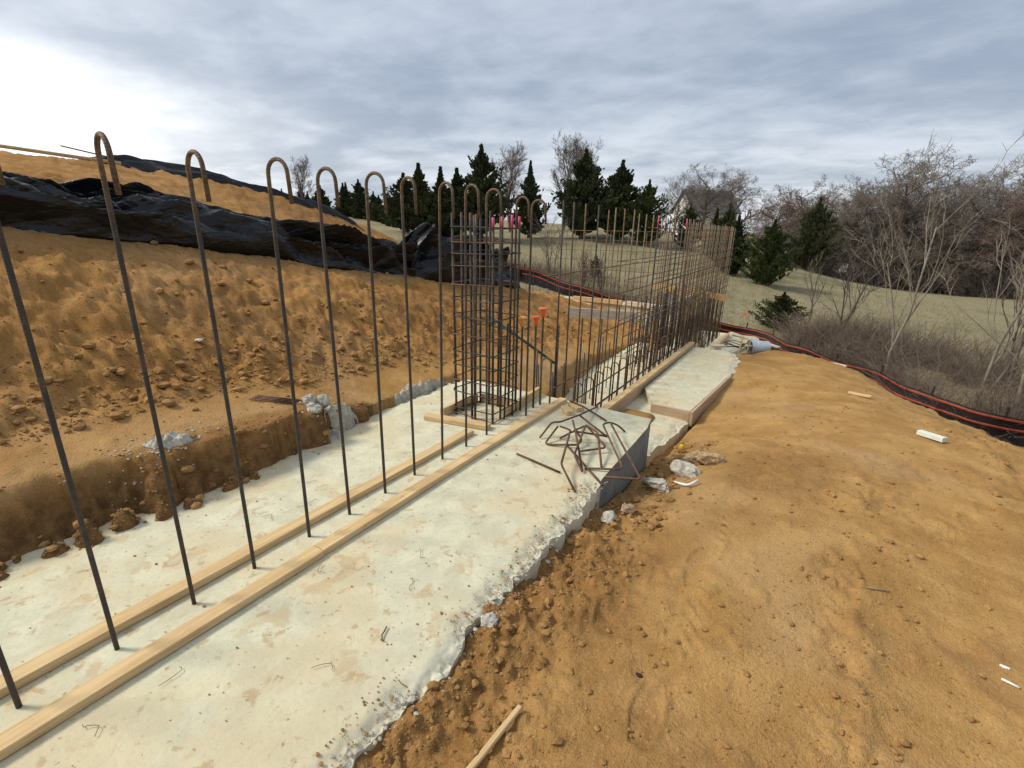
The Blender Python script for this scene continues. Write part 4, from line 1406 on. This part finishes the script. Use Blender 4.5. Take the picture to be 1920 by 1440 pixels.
# ------------------------------------------------------------------ black plastic sheets
def sheet(name, path, hfun, wid, n_s, n_t, seed, amp, label, into):
    path = np.array(path, float)
    seg = np.concatenate([[0], np.cumsum(np.hypot(*(path[1:, :2] - path[:-1, :2]).T))])
    s = np.linspace(0, seg[-1], n_s)
    px, py = np.interp(s, seg, path[:, 0]), np.interp(s, seg, path[:, 1])
    t = np.linspace(0, 1, n_t)
    S, T = np.meshgrid(s, t, indexing='ij')
    prof_t = [0, .10, .28, .45, .6, .8, 1.0]
    U = np.interp(T, prof_t, [-.06, .02, .14, .34, .52, .80, 1.0]) * wid
    hh = hfun(s)[:, None]
    Hh = np.interp(T, prof_t, [-.02, .30, .74, 1.0, .98, .6, -.03]) * hh
    dx, dy = into
    fr = 1.0
    X = px[:, None] + U * dx
    Y = py[:, None] + U * dy
    sS, sT = S.ravel(), (T * wid * 1.6).ravel()
    w = np.sin(np.pi * np.clip(T, 0, 1)) ** .5
    wr = .25 * vn(sS * .7, sT * .9, seed + 8)
    c1 = facet(sS * .42 + sT * .18 + wr, sT * 1.25 + .15 * sS, 1.5, seed).reshape(S.shape)
    c2 = facet(sS * .65 - sT * .55, sT * 1.6 + .35 * sS, 2.3, seed + 1).reshape(S.shape)
    c3 = facet(sS * .8 + sT * .7, sT * 1.2 - .4 * sS, 5.2, seed + 2).reshape(S.shape)
    rdg = 1 - 2 * np.abs(facet(sS * .5 + .6 * sT, sT * 1.5 - .2 * sS + wr, 1.8, seed + 3)).reshape(S.shape)
    c4 = facet(sS * 1.1 - sT * .4, sT * 1.3 + .6 * sS, 9.0, seed + 5).reshape(S.shape)
    dsp = amp * (c1 * 1.15 + c2 * .62 + c3 * .15 + c4 * .02 + .75 * rdg) * w
    base = HT(X.ravel(), Y.ravel(), False).reshape(S.shape)
    g0 = HT(px, py, False)[:, None]
    # follow the ground under front and back edge, hump between
    Z = base + Hh + dsp * .8
    X = X - dx * dsp * .9
    Y = Y - dy * dsp * .9 + .5 * amp * c2 * w
    Z = np.maximum(Z, HT(X.ravel(), Y.ravel(), False).reshape(S.shape) - .03 + .035 * w)
    V = np.stack([X.ravel(), Y.ravel(), Z.ravel()], 1)
    me = grid_mesh(name, V, n_t, n_s, PLAST_M, True)
    me.set_sharp_from_angle(angle=math.radians(16))
    o = obj(name, me)
    sm = o.modifiers.new('thickness', 'SOLIDIFY')
    sm.thickness = .004
    tag(o, label, 'plastic sheet')
    return o


front = [(-6.9, -2), (-6.9, .5), (-6.92, 1.6), (-6.95, 2.4), (-6.98, 3.56), (-7, 5.2), (-7, 6.4), (-7.0, 7.4)]
sheet('plastic_sheet', front, lambda s: np.interp(s, [0, 2.5, 3.6, 4.3, 5.4, 6.6, 8, 9.4], [.28, .28, .30, .18, .34, .34, .36, .30]), 1.05, 420, 80, 300, .21,
      'long crumpled black plastic sheet along the embankment crest', (-1, .12))
front2 = [(-7.0, 7.3), (-7, 8.4), (-6.95, 9.6), (-6.9, 11.3)]
sheet('plastic_sheet', front2, lambda s: np.interp(s, [0, .6, 1.2, 2.2, 3.4, 4.0], [.30, .70, .66, .74, .70, .2]), 1.05, 190, 70, 330, .30,
      'heaped black plastic bundle at the end of the crest behind the column cage', (-1, .1))
front3 = [(-11.6, 4.3), (-11.25, 5.4), (-11.0, 6.3), (-10.6, 7.1), (-10.2, 7.9), (-9.75, 8.6)]
sheet('plastic_sheet', front3, lambda s: np.interp(s, [0, .4, 2, 4, 5], [.06, .15, .14, .11, .03]), .7, 150, 24, 360, .05,
      'narrow black plastic strip along the skyline of the upper slope', (-.85, -.5))
o = MB().tube([(-8.95, .9, 2.60), (-8.7, 2.1, 2.585), (-8.45, 3.25, 2.50)], .022, 8).build('long_pole', WOOD_M, smooth=True)
tag(o, 'long brown pole lying along the upper slope at the left edge', 'pole')
o = MB().tube([(-11.4, 3.55, 2.95), (-11.2, 4.35, 2.80)], .012, 6).build('thin_rod', STAKE_M, smooth=True)
tag(o, 'thin dark rod sticking up by the skyline plastic strip', 'rod')

# ------------------------------------------------------------------ silt fence
fence = empty('silt_fence', (-.13, 17.2, -2.2))
tag(fence, 'black silt fence with two orange stripes bordering the site', 'fence')
fp = np.array(FENCE)
seg = np.concatenate([[0], np.cumsum(np.hypot(*(fp[1:, :2] - fp[:-1, :2]).T))])
ns = 260
s = np.linspace(0, seg[-1], ns)
k5 = np.ones(7) / 7


def smooth1(a):
    return np.convolve(np.pad(a, 3, mode='edge'), k5, 'valid')


FX, FY, FZ = [smooth1(np.interp(s, seg, fp[:, i])) for i in range(3)]
FZ = FZ + .035 * np.sin(s * 2.6) + .03 * fbm(s, s * 0, .9, 3, 410)
tx, ty = np.gradient(FX), np.gradient(FY)
tl_ = np.hypot(tx, ty)
nx_, ny_ = ty / tl_, -tx / tl_                               # towards the site / viewer
lat = .05 * fbm(s, s * 0 + 3, 1.1, 3, 420)


def ribbon(name, zt, zb_, off, mat, rows=8, thick=.012):
    Vf, Vb = [], []
    for i in range(ns):
        for r_ in range(rows):
            t = r_ / (rows - 1)
            d = zt + (zb_ - zt) * t
            bulge = lat[i] + .05 * math.sin(d * 4.5 + s[i] * 1.3)
            z = FZ[i] - d
            Vf.append((FX[i] + nx_[i] * (off + bulge), FY[i] + ny_[i] * (off + bulge), z))
    V = np.array(Vf)
    me = grid_mesh(name, V - np.array(fence.location), rows, ns, mat, True)
    o_ = obj(name, me, fence)
    m_ = o_.modifiers.new('thickness', 'SOLIDIFY')
    m_.thickness = thick
    m_.offset = 0
    return o_


ribbon('fabric', 0, .75, 0, FENCE_M, 10)
ribbon('stripe', .035, .085, .014, STRIPE_M, 3, .006)
ribbon('stripe', .235, .285, .014, STRIPE_M, 3, .006)
for d in np.arange(.8, seg[-1], 1.55):
    i = int(np.interp(d, s, np.arange(ns)))
    x_, y_ = FX[i] - nx_[i] * .09, FY[i] - ny_[i] * .09
    MB().tube([(x_ - fence.location[0], y_ - fence.location[1], -.5), (x_ + .02 - fence.location[0], y_ - fence.location[1], FZ[i] + .17 - fence.location[2])], .022, 6).build('stake', STAKE_M, fence)


# ------------------------------------------------------------------ vegetation
def bare_tree(seed, height, spread, counts, r0, lean=.0, fork=.3, updraft=.25, twig_r=.012, min_r=.010):
    """returns trunk-and-limb builder and twig (crown) builder"""
    r_ = random.Random(seed)
    T, C = MB(), MB()

    def grow(p, d, L, r, lev):
        nseg = 4 if lev < 2 else (3 if lev < 4 else 2)
        pts, rad_ = [p], [r]
        cur, dd = p, d
        for i in range(nseg):
            dd = (dd + Vector((r_.gauss(0, .10), r_.gauss(0, .10), r_.gauss(0, .07))) * (1 + .5 * lev) + Vector((0, 0, updraft * (.12 if lev else .3)))).normalized()
            cur = cur + dd * (L / nseg)
            pts.append(cur)
            rad_.append(max(min_r * .6, r * (1 - .62 * (i + 1) / nseg)))
        last = lev >= len(counts)
        n = 7 if lev == 0 else (5 if lev == 1 else (4 if lev == 2 else 3))
        (T if lev <= 2 else C).tube(pts, rad_, n, False)
        if last:
            return
        for k_ in range(counts[lev]):
            t = fork + (1 - fork) * (k_ + r_.random()) / counts[lev] if lev == 0 else .22 + .78 * (k_ + r_.random()) / counts[lev]
            f = t * nseg
            i = min(nseg - 1, int(f))
            q = pts[i].lerp(pts[i + 1], f - i)
            az = r_.uniform(0, 2 * math.pi) if lev else (k_ * 2.4 + r_.uniform(-.4, .4))
            base_d = (pts[i + 1] - pts[i]).normalized()
            o1 = base_d.orthogonal().normalized()
            o2 = base_d.cross(o1)
            side = o1 * math.cos(az) + o2 * math.sin(az)
            sp = spread * r_.uniform(.7, 1.25)
            nd = (base_d * math.cos(sp) + side * math.sin(sp)).normalized()
            rr_ = max(twig_r if lev < 3 else min_r, rad_[i] * r_.uniform(.42, .62))
            ll = L * r_.uniform(.42, .68) * (1.15 - .35 * t if lev else 1.25 - .55 * t)
            grow(q, nd, ll, rr_, lev + 1)

    grow(Vector((0, 0, -.3)), Vector((lean, r_.uniform(-.05, .05), 1)).normalized(), height * .62, r0, 0)
    zmax = max(v[2] for v in (C.v or T.v))
    sc = height / zmax
    for B in (T, C):
        B.v = [(a * sc, b * sc, c * sc) for a, b, c in B.v]
    return T, C


tree_cache = {}


def bare(kind, x, y, z, h, label, group, rz=0.0, bark=BARK_M, twig=TWIG_M, name='bare_tree', sx=1.0):
    spec = {
        'oak': (41, 14, .95, [9, 6, 6, 5, 4], .34, 0, .28, .22),
        'oak2': (57, 13, .85, [9, 6, 6, 5, 4], .30, 0, .25, .35),
        'vase': (73, 11, .42, [9, 6, 5, 4, 4], .20, 0, .18, .6),
        'round': (91, 9, 1.0, [8, 6, 6, 5, 4], .22, 0, .16, .25),
    }[kind]
    key = (kind, bark.name, twig.name)
    if key not in tree_cache:
        sd, hh, sp, cn, r0, ln, fk, ud = spec
        geo = (kind, 'geo')
        if geo not in tree_cache:
            tree_cache[geo] = bare_tree(sd, hh, sp, cn, r0, ln, fk, ud, .018, .012)
        T, C = tree_cache[geo]
        tree_cache[key] = (T.mesh('trunk', bark, True), C.mesh('crown', twig, True), hh)
    a, b, hh = tree_cache[key]
    root = empty(name, (x, y, z), rz)
    s_ = h / hh
    root.scale = (s_ * sx, s_ * sx, s_)
    tag(root, label, 'tree', group)
    obj('trunk', a, root)
    obj('crown', b, root)
    return root


def G(x, y):
    return float(HT([x], [y], False)[0])


FG = 'bare trees at the right-hand wood edge'
forest = [
    ('oak', 6.4, 61.6, 13.6, 'tall broad bare oak, highest crown of the right-hand wood', BARK_M, TWIG_M, 1.25, .4),
    ('oak2', 11.6, 64.5, 13.0, 'bare tree right of the highest oak crown', BARK_M, TWIG_M, 1.1, 1.2),
    ('oak', 14.6, 61, 12.2, 'bare tree at the right edge of the picture', BARK_M, REDTWIG_M, 1.1, 2.6),
    ('oak2', 2.6, 65, 11.2, 'lower bare tree left of the highest oak crown', BARK_M, TWIG_M, 1.15, 3.3),
    ('round', -2.4, 67, 10.6, 'reddish bare tree behind the dull wood-edge cedar', BARK_M, REDTWIG_M, 1.0, .8),
    ('round', -6.0, 70, 8.6, 'brown rounded bare tree right of the broad roof-side oaks', BARK_M, REDTWIG_M, 1.2, 4.4),
    ('oak2', 18.5, 66, 12, 'bare tree just outside the right edge of the picture', BARK_M, TWIG_M, 1.1, 5.1),
    ('round', 9.0, 60, 7.6, 'low bare tree under the gap between the two tallest crowns', BARK_M, TWIG_M, 1.2, 2.0),
    ('round', 4.4, 60.5, 6.8, 'low bare tree in front of the highest oak, left side', BARK_M, TWIG_M, 1.2, 5.5),
    ('round', 12.8, 59.5, 7.4, 'low reddish bare tree near the right edge', BARK_M, REDTWIG_M, 1.2, 1.0),
    ('oak', 9.4, 74, 12.6, 'bare tree far behind the gap right of the highest oak', BARK_M, TWIG_M, 1.1, 4.0),
    ('oak2', 4.5, 70, 13.0, 'bare tree behind and left of the highest oak', BARK_M, TWIG_M, 1.2, .9),
    ('oak', 13.2, 70, 12.8, 'bare tree behind the two right-hand crowns', BARK_M, TWIG_M, 1.2, 3.7),
    ('oak2', 7.4, 67.5, 13.6, 'bare tree directly behind the highest oak', BARK_M, TWIG_M, 1.2, 2.9),
    ('oak', 17.2, 73, 13.0, 'bare tree behind the right picture edge', BARK_M, TWIG_M, 1.2, .2),
    ('round', 15.6, 64, 9.5, 'reddish rounded bare tree filling the right edge below the crowns', BARK_M, REDTWIG_M, 1.2, 2.2),
    ('round', -.4, 62.5, 7.4, 'brown rounded bare tree right of the wood-edge cedar', BARK_M, TWIG_M, 1.3, 3.1),
    ('round', -4.2, 72, 9.4, 'brown bare tree behind the bright green cedar', BARK_M, REDTWIG_M, 1.3, 5.9),
    ('round', 4.3, 62.8, 9.6, 'grey-brown bare tree just left of the highest oak trunk', BARK_M, TWIG_M, 1.2, .6),
    ('round', 8.6, 63.2, 10.4, 'grey-brown bare tree just right of the highest oak trunk', BARK_M, TWIG_M, 1.2, 4.9),
    ('oak2', -.6, 69, 10.6, 'bare tree rising behind the wood-edge cedar', BARK_M, TWIG_M, 1.2, 2.4),
    ('round', .6, 72, 9.0, 'bare tree far behind the lower left wood edge', BARK_M, TWIG_M, 1.3, 1.7),
]
for kd, x, y, h, lab, bk_, tw, sx, rz in forest:
    bare(kd, x, y, G(x, y) - .2, h + (-3.3 - G(x, y) if False else 0), lab, FG, rz, bk_, tw, 'bare_tree', sx)
for kd, x, y, h, lab, sx, rz in [
    ('oak', -12.4, 84.1, 11.8, 'broad bare oak right of the house roof', 1.3, .3),
    ('oak', -17.0, 83.4, 11.8, 'broad bare oak rising behind the house roof', 1.1, 2.2),
    ('oak2', -21.5, 84, 10.6, 'slimmer bare tree left of the house roof', .8, 1.1),
    ('vase', -31.0, 49.0, 9.6, 'upright bare tree between the two tallest left cedars', 1.2, .2),
    ('vase', -26.6, 53.6, 10.9, 'tall vase-shaped bare tree left of the broad middle cedar', 1.0, 2.0),
    ('vase', -24.6, 54.5, 10.2, 'vase-shaped bare tree directly behind the broad middle cedar', .9, 4.0),
    ('vase', -66.0, 47.5, 8.2, 'thin bare tree on the skyline over the black plastic strip', .9, 1.0),
]:
    bare(kd, x, y, G(x, y) - .2, h, lab, 'bare trees along the field skyline', rz, BARK_M, TWIG_M, 'bare_tree', sx)


def cedar_mesh(seed, h, w, n, prof=0.85):
    r_ = np.random.default_rng(seed)
    N = n
    nb = 150
    tb = np.sort(r_.random(nb) ** .9)
    azb = np.arange(nb) * 2.39996 + r_.normal(0, .35, nb)
    prof_ = lambda q: w * 1.15 * (1 - q) ** (prof + .30) * (.60 + .40 * np.clip(q * 6, 0, 1)) + .03
    lenb = prof_(tb) * r_.uniform(.62, 1.30, nb) * (1 + .16 * np.sin(azb * 2 + seed))
    rise = r_.uniform(.35, .95, nb) * (1 + .5 * tb)
    k_ = r_.integers(0, nb, N)
    q = r_.random(N) ** .7
    lead = r_.random(N) < .05
    t = tb[k_]
    L0 = lenb[k_] * q
    az = azb[k_] + r_.normal(0, .16, N) * (1.2 - .5 * q)
    z = h * (.03 + .88 * t) + L0 * rise[k_] * (.4 + .6 * q) + r_.normal(0, .05, N)
    rad_ = L0 * (1 + r_.normal(0, .06, N))
    z = np.where(lead, h * (1 - r_.random(N) * .12), z)
    rad_ = np.where(lead, .02 + .25 * (h - z) * r_.random(N) * .5, rad_)
    z = np.minimum(z, h * 1.02)
    t = np.clip(z / h, 0, 1)
    P = np.stack([rad_ * np.cos(az), rad_ * np.sin(az), z], 1)
    out = np.stack([np.cos(az), np.sin(az), np.zeros(N)], 1)
    d = out * (r_.uniform(.2, .9, N) * np.where(lead, .15, 1))[:, None] + np.stack([r_.normal(0, .3, N), r_.normal(0, .3, N), r_.uniform(.5, 1.4, N)], 1)
    d /= np.linalg.norm(d, axis=1)[:, None]
    sd = np.cross(d, r_.normal(0, 1, (N, 3)))
    sd /= np.linalg.norm(sd, axis=1)[:, None]
    up_ = np.cross(d, sd)
    L = (h * .047 * r_.uniform(.5, 1.7, N))[:, None] * (1.0 - .55 * t)[:, None]
    W = L * r_.uniform(.18, .34, N)[:, None]
    # spray: two crossed slim diamonds with thickness in two planes
    A, B = P, P + d * L
    M_ = P + d * L * .45
    V_ = np.stack([A, M_ + sd * W, B, M_ - sd * W, M_ + up_ * W, M_ - up_ * W], 1).reshape(-1, 3)
    o_ = (np.arange(N) * 6)[:, None]
    F = np.concatenate([o_ + np.array([[0, 1, 2, 3]]), o_ + np.array([[0, 4, 2, 5]])], 0)
    return V_, F


cedar_cache = {}
CED = {'a': (5, 6.0, 1.55, 9000, .75), 'b': (6, 6.0, 1.75, 9500, .62), 'c': (8, 6.0, 1.35, 8000, .9), 'd': (9, 6.0, 2.2, 10500, .55)}


def cedar(kind, x, y, ztop, label, group, mat=CEDAR_M, w=1.0, rz=0, z=None):
    key = (kind, mat.name)
    if key not in cedar_cache:
        V_, F = cedar_mesh(*CED[kind])
        cr_ = raw_mesh('crown', V_, F, mat, False)
        tr = MB().tube([(0, 0, -.4), (0, 0, 2.5), (0, 0, 5.6)], [.16, .10, .02], 7).mesh('trunk', BARK_M, True)
        cedar_cache[key] = (tr, cr_)
    tr, cr_ = cedar_cache[key]
    z0 = (G(x, y) if z is None else z) - .15
    root = empty('cedar_tree', (x, y, z0), rz)
    s_ = (ztop - z0) / 6.0
    root.scale = (w * s_ if w > 0 else 1, w * s_ if w > 0 else 1, s_)
    tag(root, label, 'tree', group)
    obj('trunk', tr, root)
    obj('crown', cr_, root)
    return root


CG = 'dark cedars along the field'
for a in [
    ('b', -31.6, 32.6, 6.0, 'leftmost dark cedar of the group beyond the dirt mound', CEDAR_M, 1.5, .3),
    ('a', -30.4, 33.2, 6.75, 'second dark cedar from the left in the group beyond the mound', CEDAR_M, 1.4, 1.3),
    ('c', -29.0, 34.4, 6.55, 'third dark cedar from the left, slim and pointed', CEDAR_M, 1.35, 2.3),
    ('a', -28.0, 35.4, 6.5, 'fourth dark cedar from the left, beside the tallest one', CEDAR_M, 1.4, 4.3),
    ('b', -26.2, 36.5, 8.35, 'tallest pointed dark cedar of the left group', CEDAR_M, 1.15, 3.1),
    ('c', -24.2, 41.4, 7.55, 'narrow dark cedar between the bare vase-shaped trees', CEDAR_M, 1.0, .7),
    ('b', -19.8, 43.8, 8.55, 'broad dark cedar left of centre skyline, tallest of the three middle ones', CEDAR_M, 1.3, 1.9),
    ('b', -16.7, 45.0, 7.65, 'middle one of the three broad cedars before the house', CEDAR_M, 1.3, 5.0),
    ('d', -13.9, 44.3, 5.9, 'lower bushy cedar just left of the house gable', CEDAR2_M, .9, 4.0),
    ('d', -10.6, 46, 4.0, 'small cedar in front of the house roof', CEDAR2_M, .8, 1.0),
    ('c', -8.0, 44, 3.6, 'slim small cedar right of the house roof', CEDAR2_M, 1.1, 2.0),
    ('a', -5.4, 37.8, 2.85, 'dark cedar right behind the end of the rebar mat', CEDAR_M, 1.15, 2.7),
    ('d', -3.0, 36.0, 2.55, 'bright green wind-swept cedar right of the rebar mat', CEDAR2_M, 1.0, .9),
    ('d', -6.6, 41, 3.6, 'cedar half hidden behind the dark one right of the mat', CEDAR_M, .8, 3.9),
    ('d', -1.2, 55.6, 4.9, 'broad dull green cedar standing at the wood edge', CEDAR3_M, .95, 5.6),
    ('d', -11.6, 28, .35, 'small green cedar seen through the far rebar mat', CEDAR2_M, .7, 1.2),
]:
    cedar(a[0], a[1], a[2], a[3], a[4], CG, a[5], a[6], a[7])
LN = [(530, -75, 50, 7.0), (0, -73, 52, 7.3), (0, -70, 51, 6.6), (0, -66, 50, 7.2), (0, -63.6, 48.6, 7.1), (0, -61, 51, 7.6), (0, -58, 48, 7.2), (0, -56, 49, 7.7), (0, -53.5, 47, 6.6), (0, -51, 47, 5.9), (0, -49, 46, 5.4), (0, -46, 44.5, 5.0), (0, -43, 42.5, 4.6), (0, -40, 41, 4.6)]
for i, (_, x, y, zt) in enumerate(LN):
    cedar('abc'[i % 3], x, y, zt, ORD[i] + ' from the left of the small distant conifers over the mound', 'distant conifers over the mound', CEDAR_M, 1.25, i * 1.3, G(x, y) - .5)
# young evergreen beyond the fence
cedar('d', -1.15, 24.0, -.66, 'young green evergreen bush standing just beyond the fence', CG, CEDAR2_M, 1.55, .5)


# saplings by the fence
def sapling(x, y, h, stems, label, seed, mat=PALEBARK_M, dens=1.0, spread=.2):
    root = empty('sapling', (x, y, G(x, y)))
    tag(root, label, 'sapling', 'bare saplings beyond the fence')
    r_ = random.Random(seed)
    for k_ in range(stems):
        T, C = bare_tree(seed * 10 + k_, h * (1 if k_ == 0 else r_.uniform(.7, .98)), .40, [int(6 * dens), 3, 3], .042 if k_ == 0 else .034, r_.uniform(-spread, spread), .34, .5, .007, .0045)
        a = r_.uniform(0, 6)
        ox, oy = .10 * k_ * math.cos(a), .10 * k_ * math.sin(a)
        T.v = [(vx + ox, vy + oy, vz) for vx, vy, vz in T.v]
        C.v = [(vx + ox, vy + oy, vz) for vx, vy, vz in C.v]
        t_ = T.build('trunk', mat, root, True)
        C.build('crown', mat, t_, True)
    return root


sapling(2.25, 17.9, 7.0, 2, 'tallest pale sapling, forked in two, before the wood edge', 4, spread=.16)
sapling(3.75, 15.6, 6.2, 2, 'pale forked sapling near the right edge of the picture', 9, spread=.12)
sapling(4.35, 14.6, 5.2, 2, 'pale sapling cut by the right edge of the picture', 14, spread=.2)
sapling(1.0, 22.2, 4.2, 2, 'thin twiggy sapling between evergreen bush and tallest sapling', 19, BARK_M)
sapling(-.1, 26, 3.4, 1, 'small thin sapling just right of the evergreen bush', 23, BARK_M)
sapling(5.2, 18.8, 5.4, 2, 'brown sapling standing behind those at the right edge', 29, BARK_M)
sapling(-13.6, 26, 3.6, 3, 'small bare shrub behind the hooked bars left of the column cage', 33, BARK_M, 1.0, .35)
sapling(-10.0, 22.5, 2.2, 3, 'low bare shrub behind the left end of the far mat', 37, BARK_M, 1.0, .4)
sapling(-9.0, 23.0, 2.0, 3, 'low bare shrub right of the column cage in the meadow', 43, BARK_M, 1.0, .4)


def brush(name, spots, label, mat, seed, r=.006, nseg=4, curl=.5):
    rg = np.random.default_rng(seed)
    sp_ = np.array(spots)
    N = len(sp_)
    p = np.stack([sp_[:, 0], sp_[:, 1], HT(sp_[:, 0], sp_[:, 1], False) - .05], 1)
    d = np.stack([rg.normal(0, .5, N), rg.normal(0, .5, N), np.ones(N)], 1)
    rings = []
    for k_ in range(nseg + 1):
        rr_ = r * (1 - .75 * k_ / nseg)
        a0 = rg.uniform(0, 6, N)
        for q in range(3):
            rings.append(p + np.stack([np.cos(a0 * 0 + q * 2.094) * rr_, np.sin(a0 * 0 + q * 2.094) * rr_, np.zeros(N)], 1))
        d = d + np.stack([rg.normal(0, curl, N), rg.normal(0, curl, N), np.full(N, -.32 * k_ * curl)], 1)
        p = p + d / np.linalg.norm(d, axis=1)[:, None] * (sp_[:, 2] / nseg)[:, None]
    V_ = np.stack(rings, 1).reshape(-1, 3)
    f = []
    for k_ in range(nseg):
        for q in range(3):
            q2 = (q + 1) % 3
            f.append((k_ * 3 + q, k_ * 3 + q2, (k_ + 1) * 3 + q2, (k_ + 1) * 3 + q))
    F_ = (np.arange(N) * 3 * (nseg + 1))[:, None, None] + np.array(f)[None]
    me = raw_mesh(name, V_, F_.reshape(-1, 4), mat, True)
    o_ = obj(name, me)
    tag(o_, label, 'brush', kind='stuff')
    return o_


sp = []
while len(sp) < 16000:
    x_, y_ = rng.uniform(-.5, 11), rng.uniform(12.8, 25)
    dd = float(fence_dist(np.array([x_]), np.array([y_]))[0])
    if dd < .25 or dd > 9.0 or rng.random() > math.exp(-max(0, dd - 4.0) / 1.8):
        continue
    if float(vn(np.array([x_ * .6]), np.array([y_ * .6]), 5)[0]) < -.35:
        continue
    sp.append((x_, y_, rng.uniform(.6, 2.5)))
brush('bramble_thicket', sp, 'tangle of brown brambles between the fence and the field', BRUSH_M, 3, .008, 4, .5)
sp = []
while len(sp) < 5000:
    x_, y_ = rng.uniform(-1, 22), rng.uniform(58.5, 74)
    if abs(x_ - .0302 * y_) < 1.15:
        sp.append((x_, y_, rng.uniform(.4, 1.4)))
        continue
    sp.append((x_, y_, rng.uniform(1.5, 6.5)))
for _ in range(700):
    sp.append((rng.uniform(-9, 0), rng.uniform(60, 74), rng.uniform(1.5, 4)))
brush('wood_undergrowth', sp, 'dense brown undergrowth along the foot of the right-hand wood', TWIG_M, 8, .04, 4, .35)
sp = []
while len(sp) < 9000:
    x_, y_ = rng.uniform(-24, 8), rng.uniform(14, 42)
    dd = float(fence_dist(np.array([x_]), np.array([y_]))[0])
    if dd < .3 and x_ > -9.5 or (x_ <= -9.5 and y_ < 19.3):
        continue
    sp.append((x_, y_, rng.uniform(.12, .32)))
brush('meadow_grass', sp, 'dry tufts of winter grass over the near meadow', STRAW_M, 12, .012, 2, .4)
sp = []
while len(sp) < 3200:
    x_, y_ = rng.uniform(-17, -6), rng.uniform(19.6, 27)
    if rng.random() > .35 + .65 * (float(vn(np.array([x_ * .5]), np.array([y_ * .5]), 6)[0]) > 0):
        continue
    sp.append((x_, y_, rng.uniform(.3, 1.2)))
brush('meadow_weeds', sp, 'tall brown weeds behind the fence left of the far mat', BRUSH_M, 14, .007, 3, .3)


# ------------------------------------------------------------------ houses
def house(loc, rz, L, W, wall_h, roof_h, label, wins):
    root = empty('house', loc, rz)
    tag(root, label, 'house', 'houses beyond the field')
    w = MB()
    hl, hw = L / 2, W / 2
    w.add([(-hl, -hw, 0), (hl, -hw, 0), (hl, hw, 0), (-hl, hw, 0), (-hl, -hw, wall_h), (hl, -hw, wall_h), (hl, hw, wall_h), (-hl, hw, wall_h), (-hl, 0, wall_h + roof_h), (hl, 0, wall_h + roof_h)],
          [(0, 1, 5, 4), (2, 3, 7, 6), (1, 2, 6, 9, 5), (3, 0, 4, 8, 7), (0, 3, 2, 1)])
    w.build('wall', WHITE_M, root)
    e = .45
    k_ = roof_h / hw
    r_ = MB()
    for sgn in (-1, 1):
        a = [(-hl - e, 0, wall_h + roof_h + .06), (hl + e, 0, wall_h + roof_h + .06), (hl + e, sgn * (hw + e), wall_h - e * k_ + .06), (-hl - e, sgn * (hw + e), wall_h - e * k_ + .06)]
        b = [(p[0], p[1], p[2] + .18) for p in a]
        r_.add(a + b, [(0, 1, 2, 3), (7, 6, 5, 4), (0, 4, 5, 1), (1, 5, 6, 2), (2, 6, 7, 3), (3, 7, 4, 0)])
    rf = r_.build('roof', ROOF_M, root)
    MB().box(hl * .35, hl * .35 + .7, -.3, .4, wall_h + roof_h - .6, wall_h + roof_h + 1.1).build('chimney', WHITE_M, rf)
    for (side, x, z) in wins:
        if side == 'f':
            fr = MB().box(x - .6, x + .6, -hw - .06, -hw - .003, z, z + 1.5).build('window', WHITE_M, root)
            MB().box(x - .48, x + .48, -hw - .09, -hw - .063, z + .12, z + 1.38).build('pane', GLASS_M, fr)
        else:
            fr = MB().box(-hl - .06, -hl - .003, x - .5, x + .5, z, z + 1.4).build('window', WHITE_M, root)
            MB().box(-hl - .09, -hl - .063, x - .38, x + .38, z + .12, z + 1.28).build('pane', GLASS_M, fr)
    return root


house((-19.4, 95, 0.6), math.radians(46), 8.6, 6.6, 4.6, 3.4, 'white house with grey gabled roof behind the middle cedars', [('f', -2, 1), ('f', 1.8, 1), ('s', 0, 2.6)])
house((2.6, 86, -3.4), math.radians(-4), 6.0, 6.5, 4.9, 2.4, 'white house glimpsed low between the trunks of the right-hand wood', [('f', -1.8, 1.4), ('f', .2, 1.4), ('f', 2, 1.4)])

# pin flag beyond the mat
fl = empty('pin_flag', (-2.4, 22.0, G(-2.4, 22.0)))
tag(fl, 'small orange pin flag in the grass left of the evergreen bush', 'flag')
MB().tube([(0, 0, -.05), (0, 0, .8)], .004, 5).build('wire_stem', STAKE_M, fl)
MB().box(0, .12, -.002, .002, .68, .80).build('flag', CAP_M, fl)
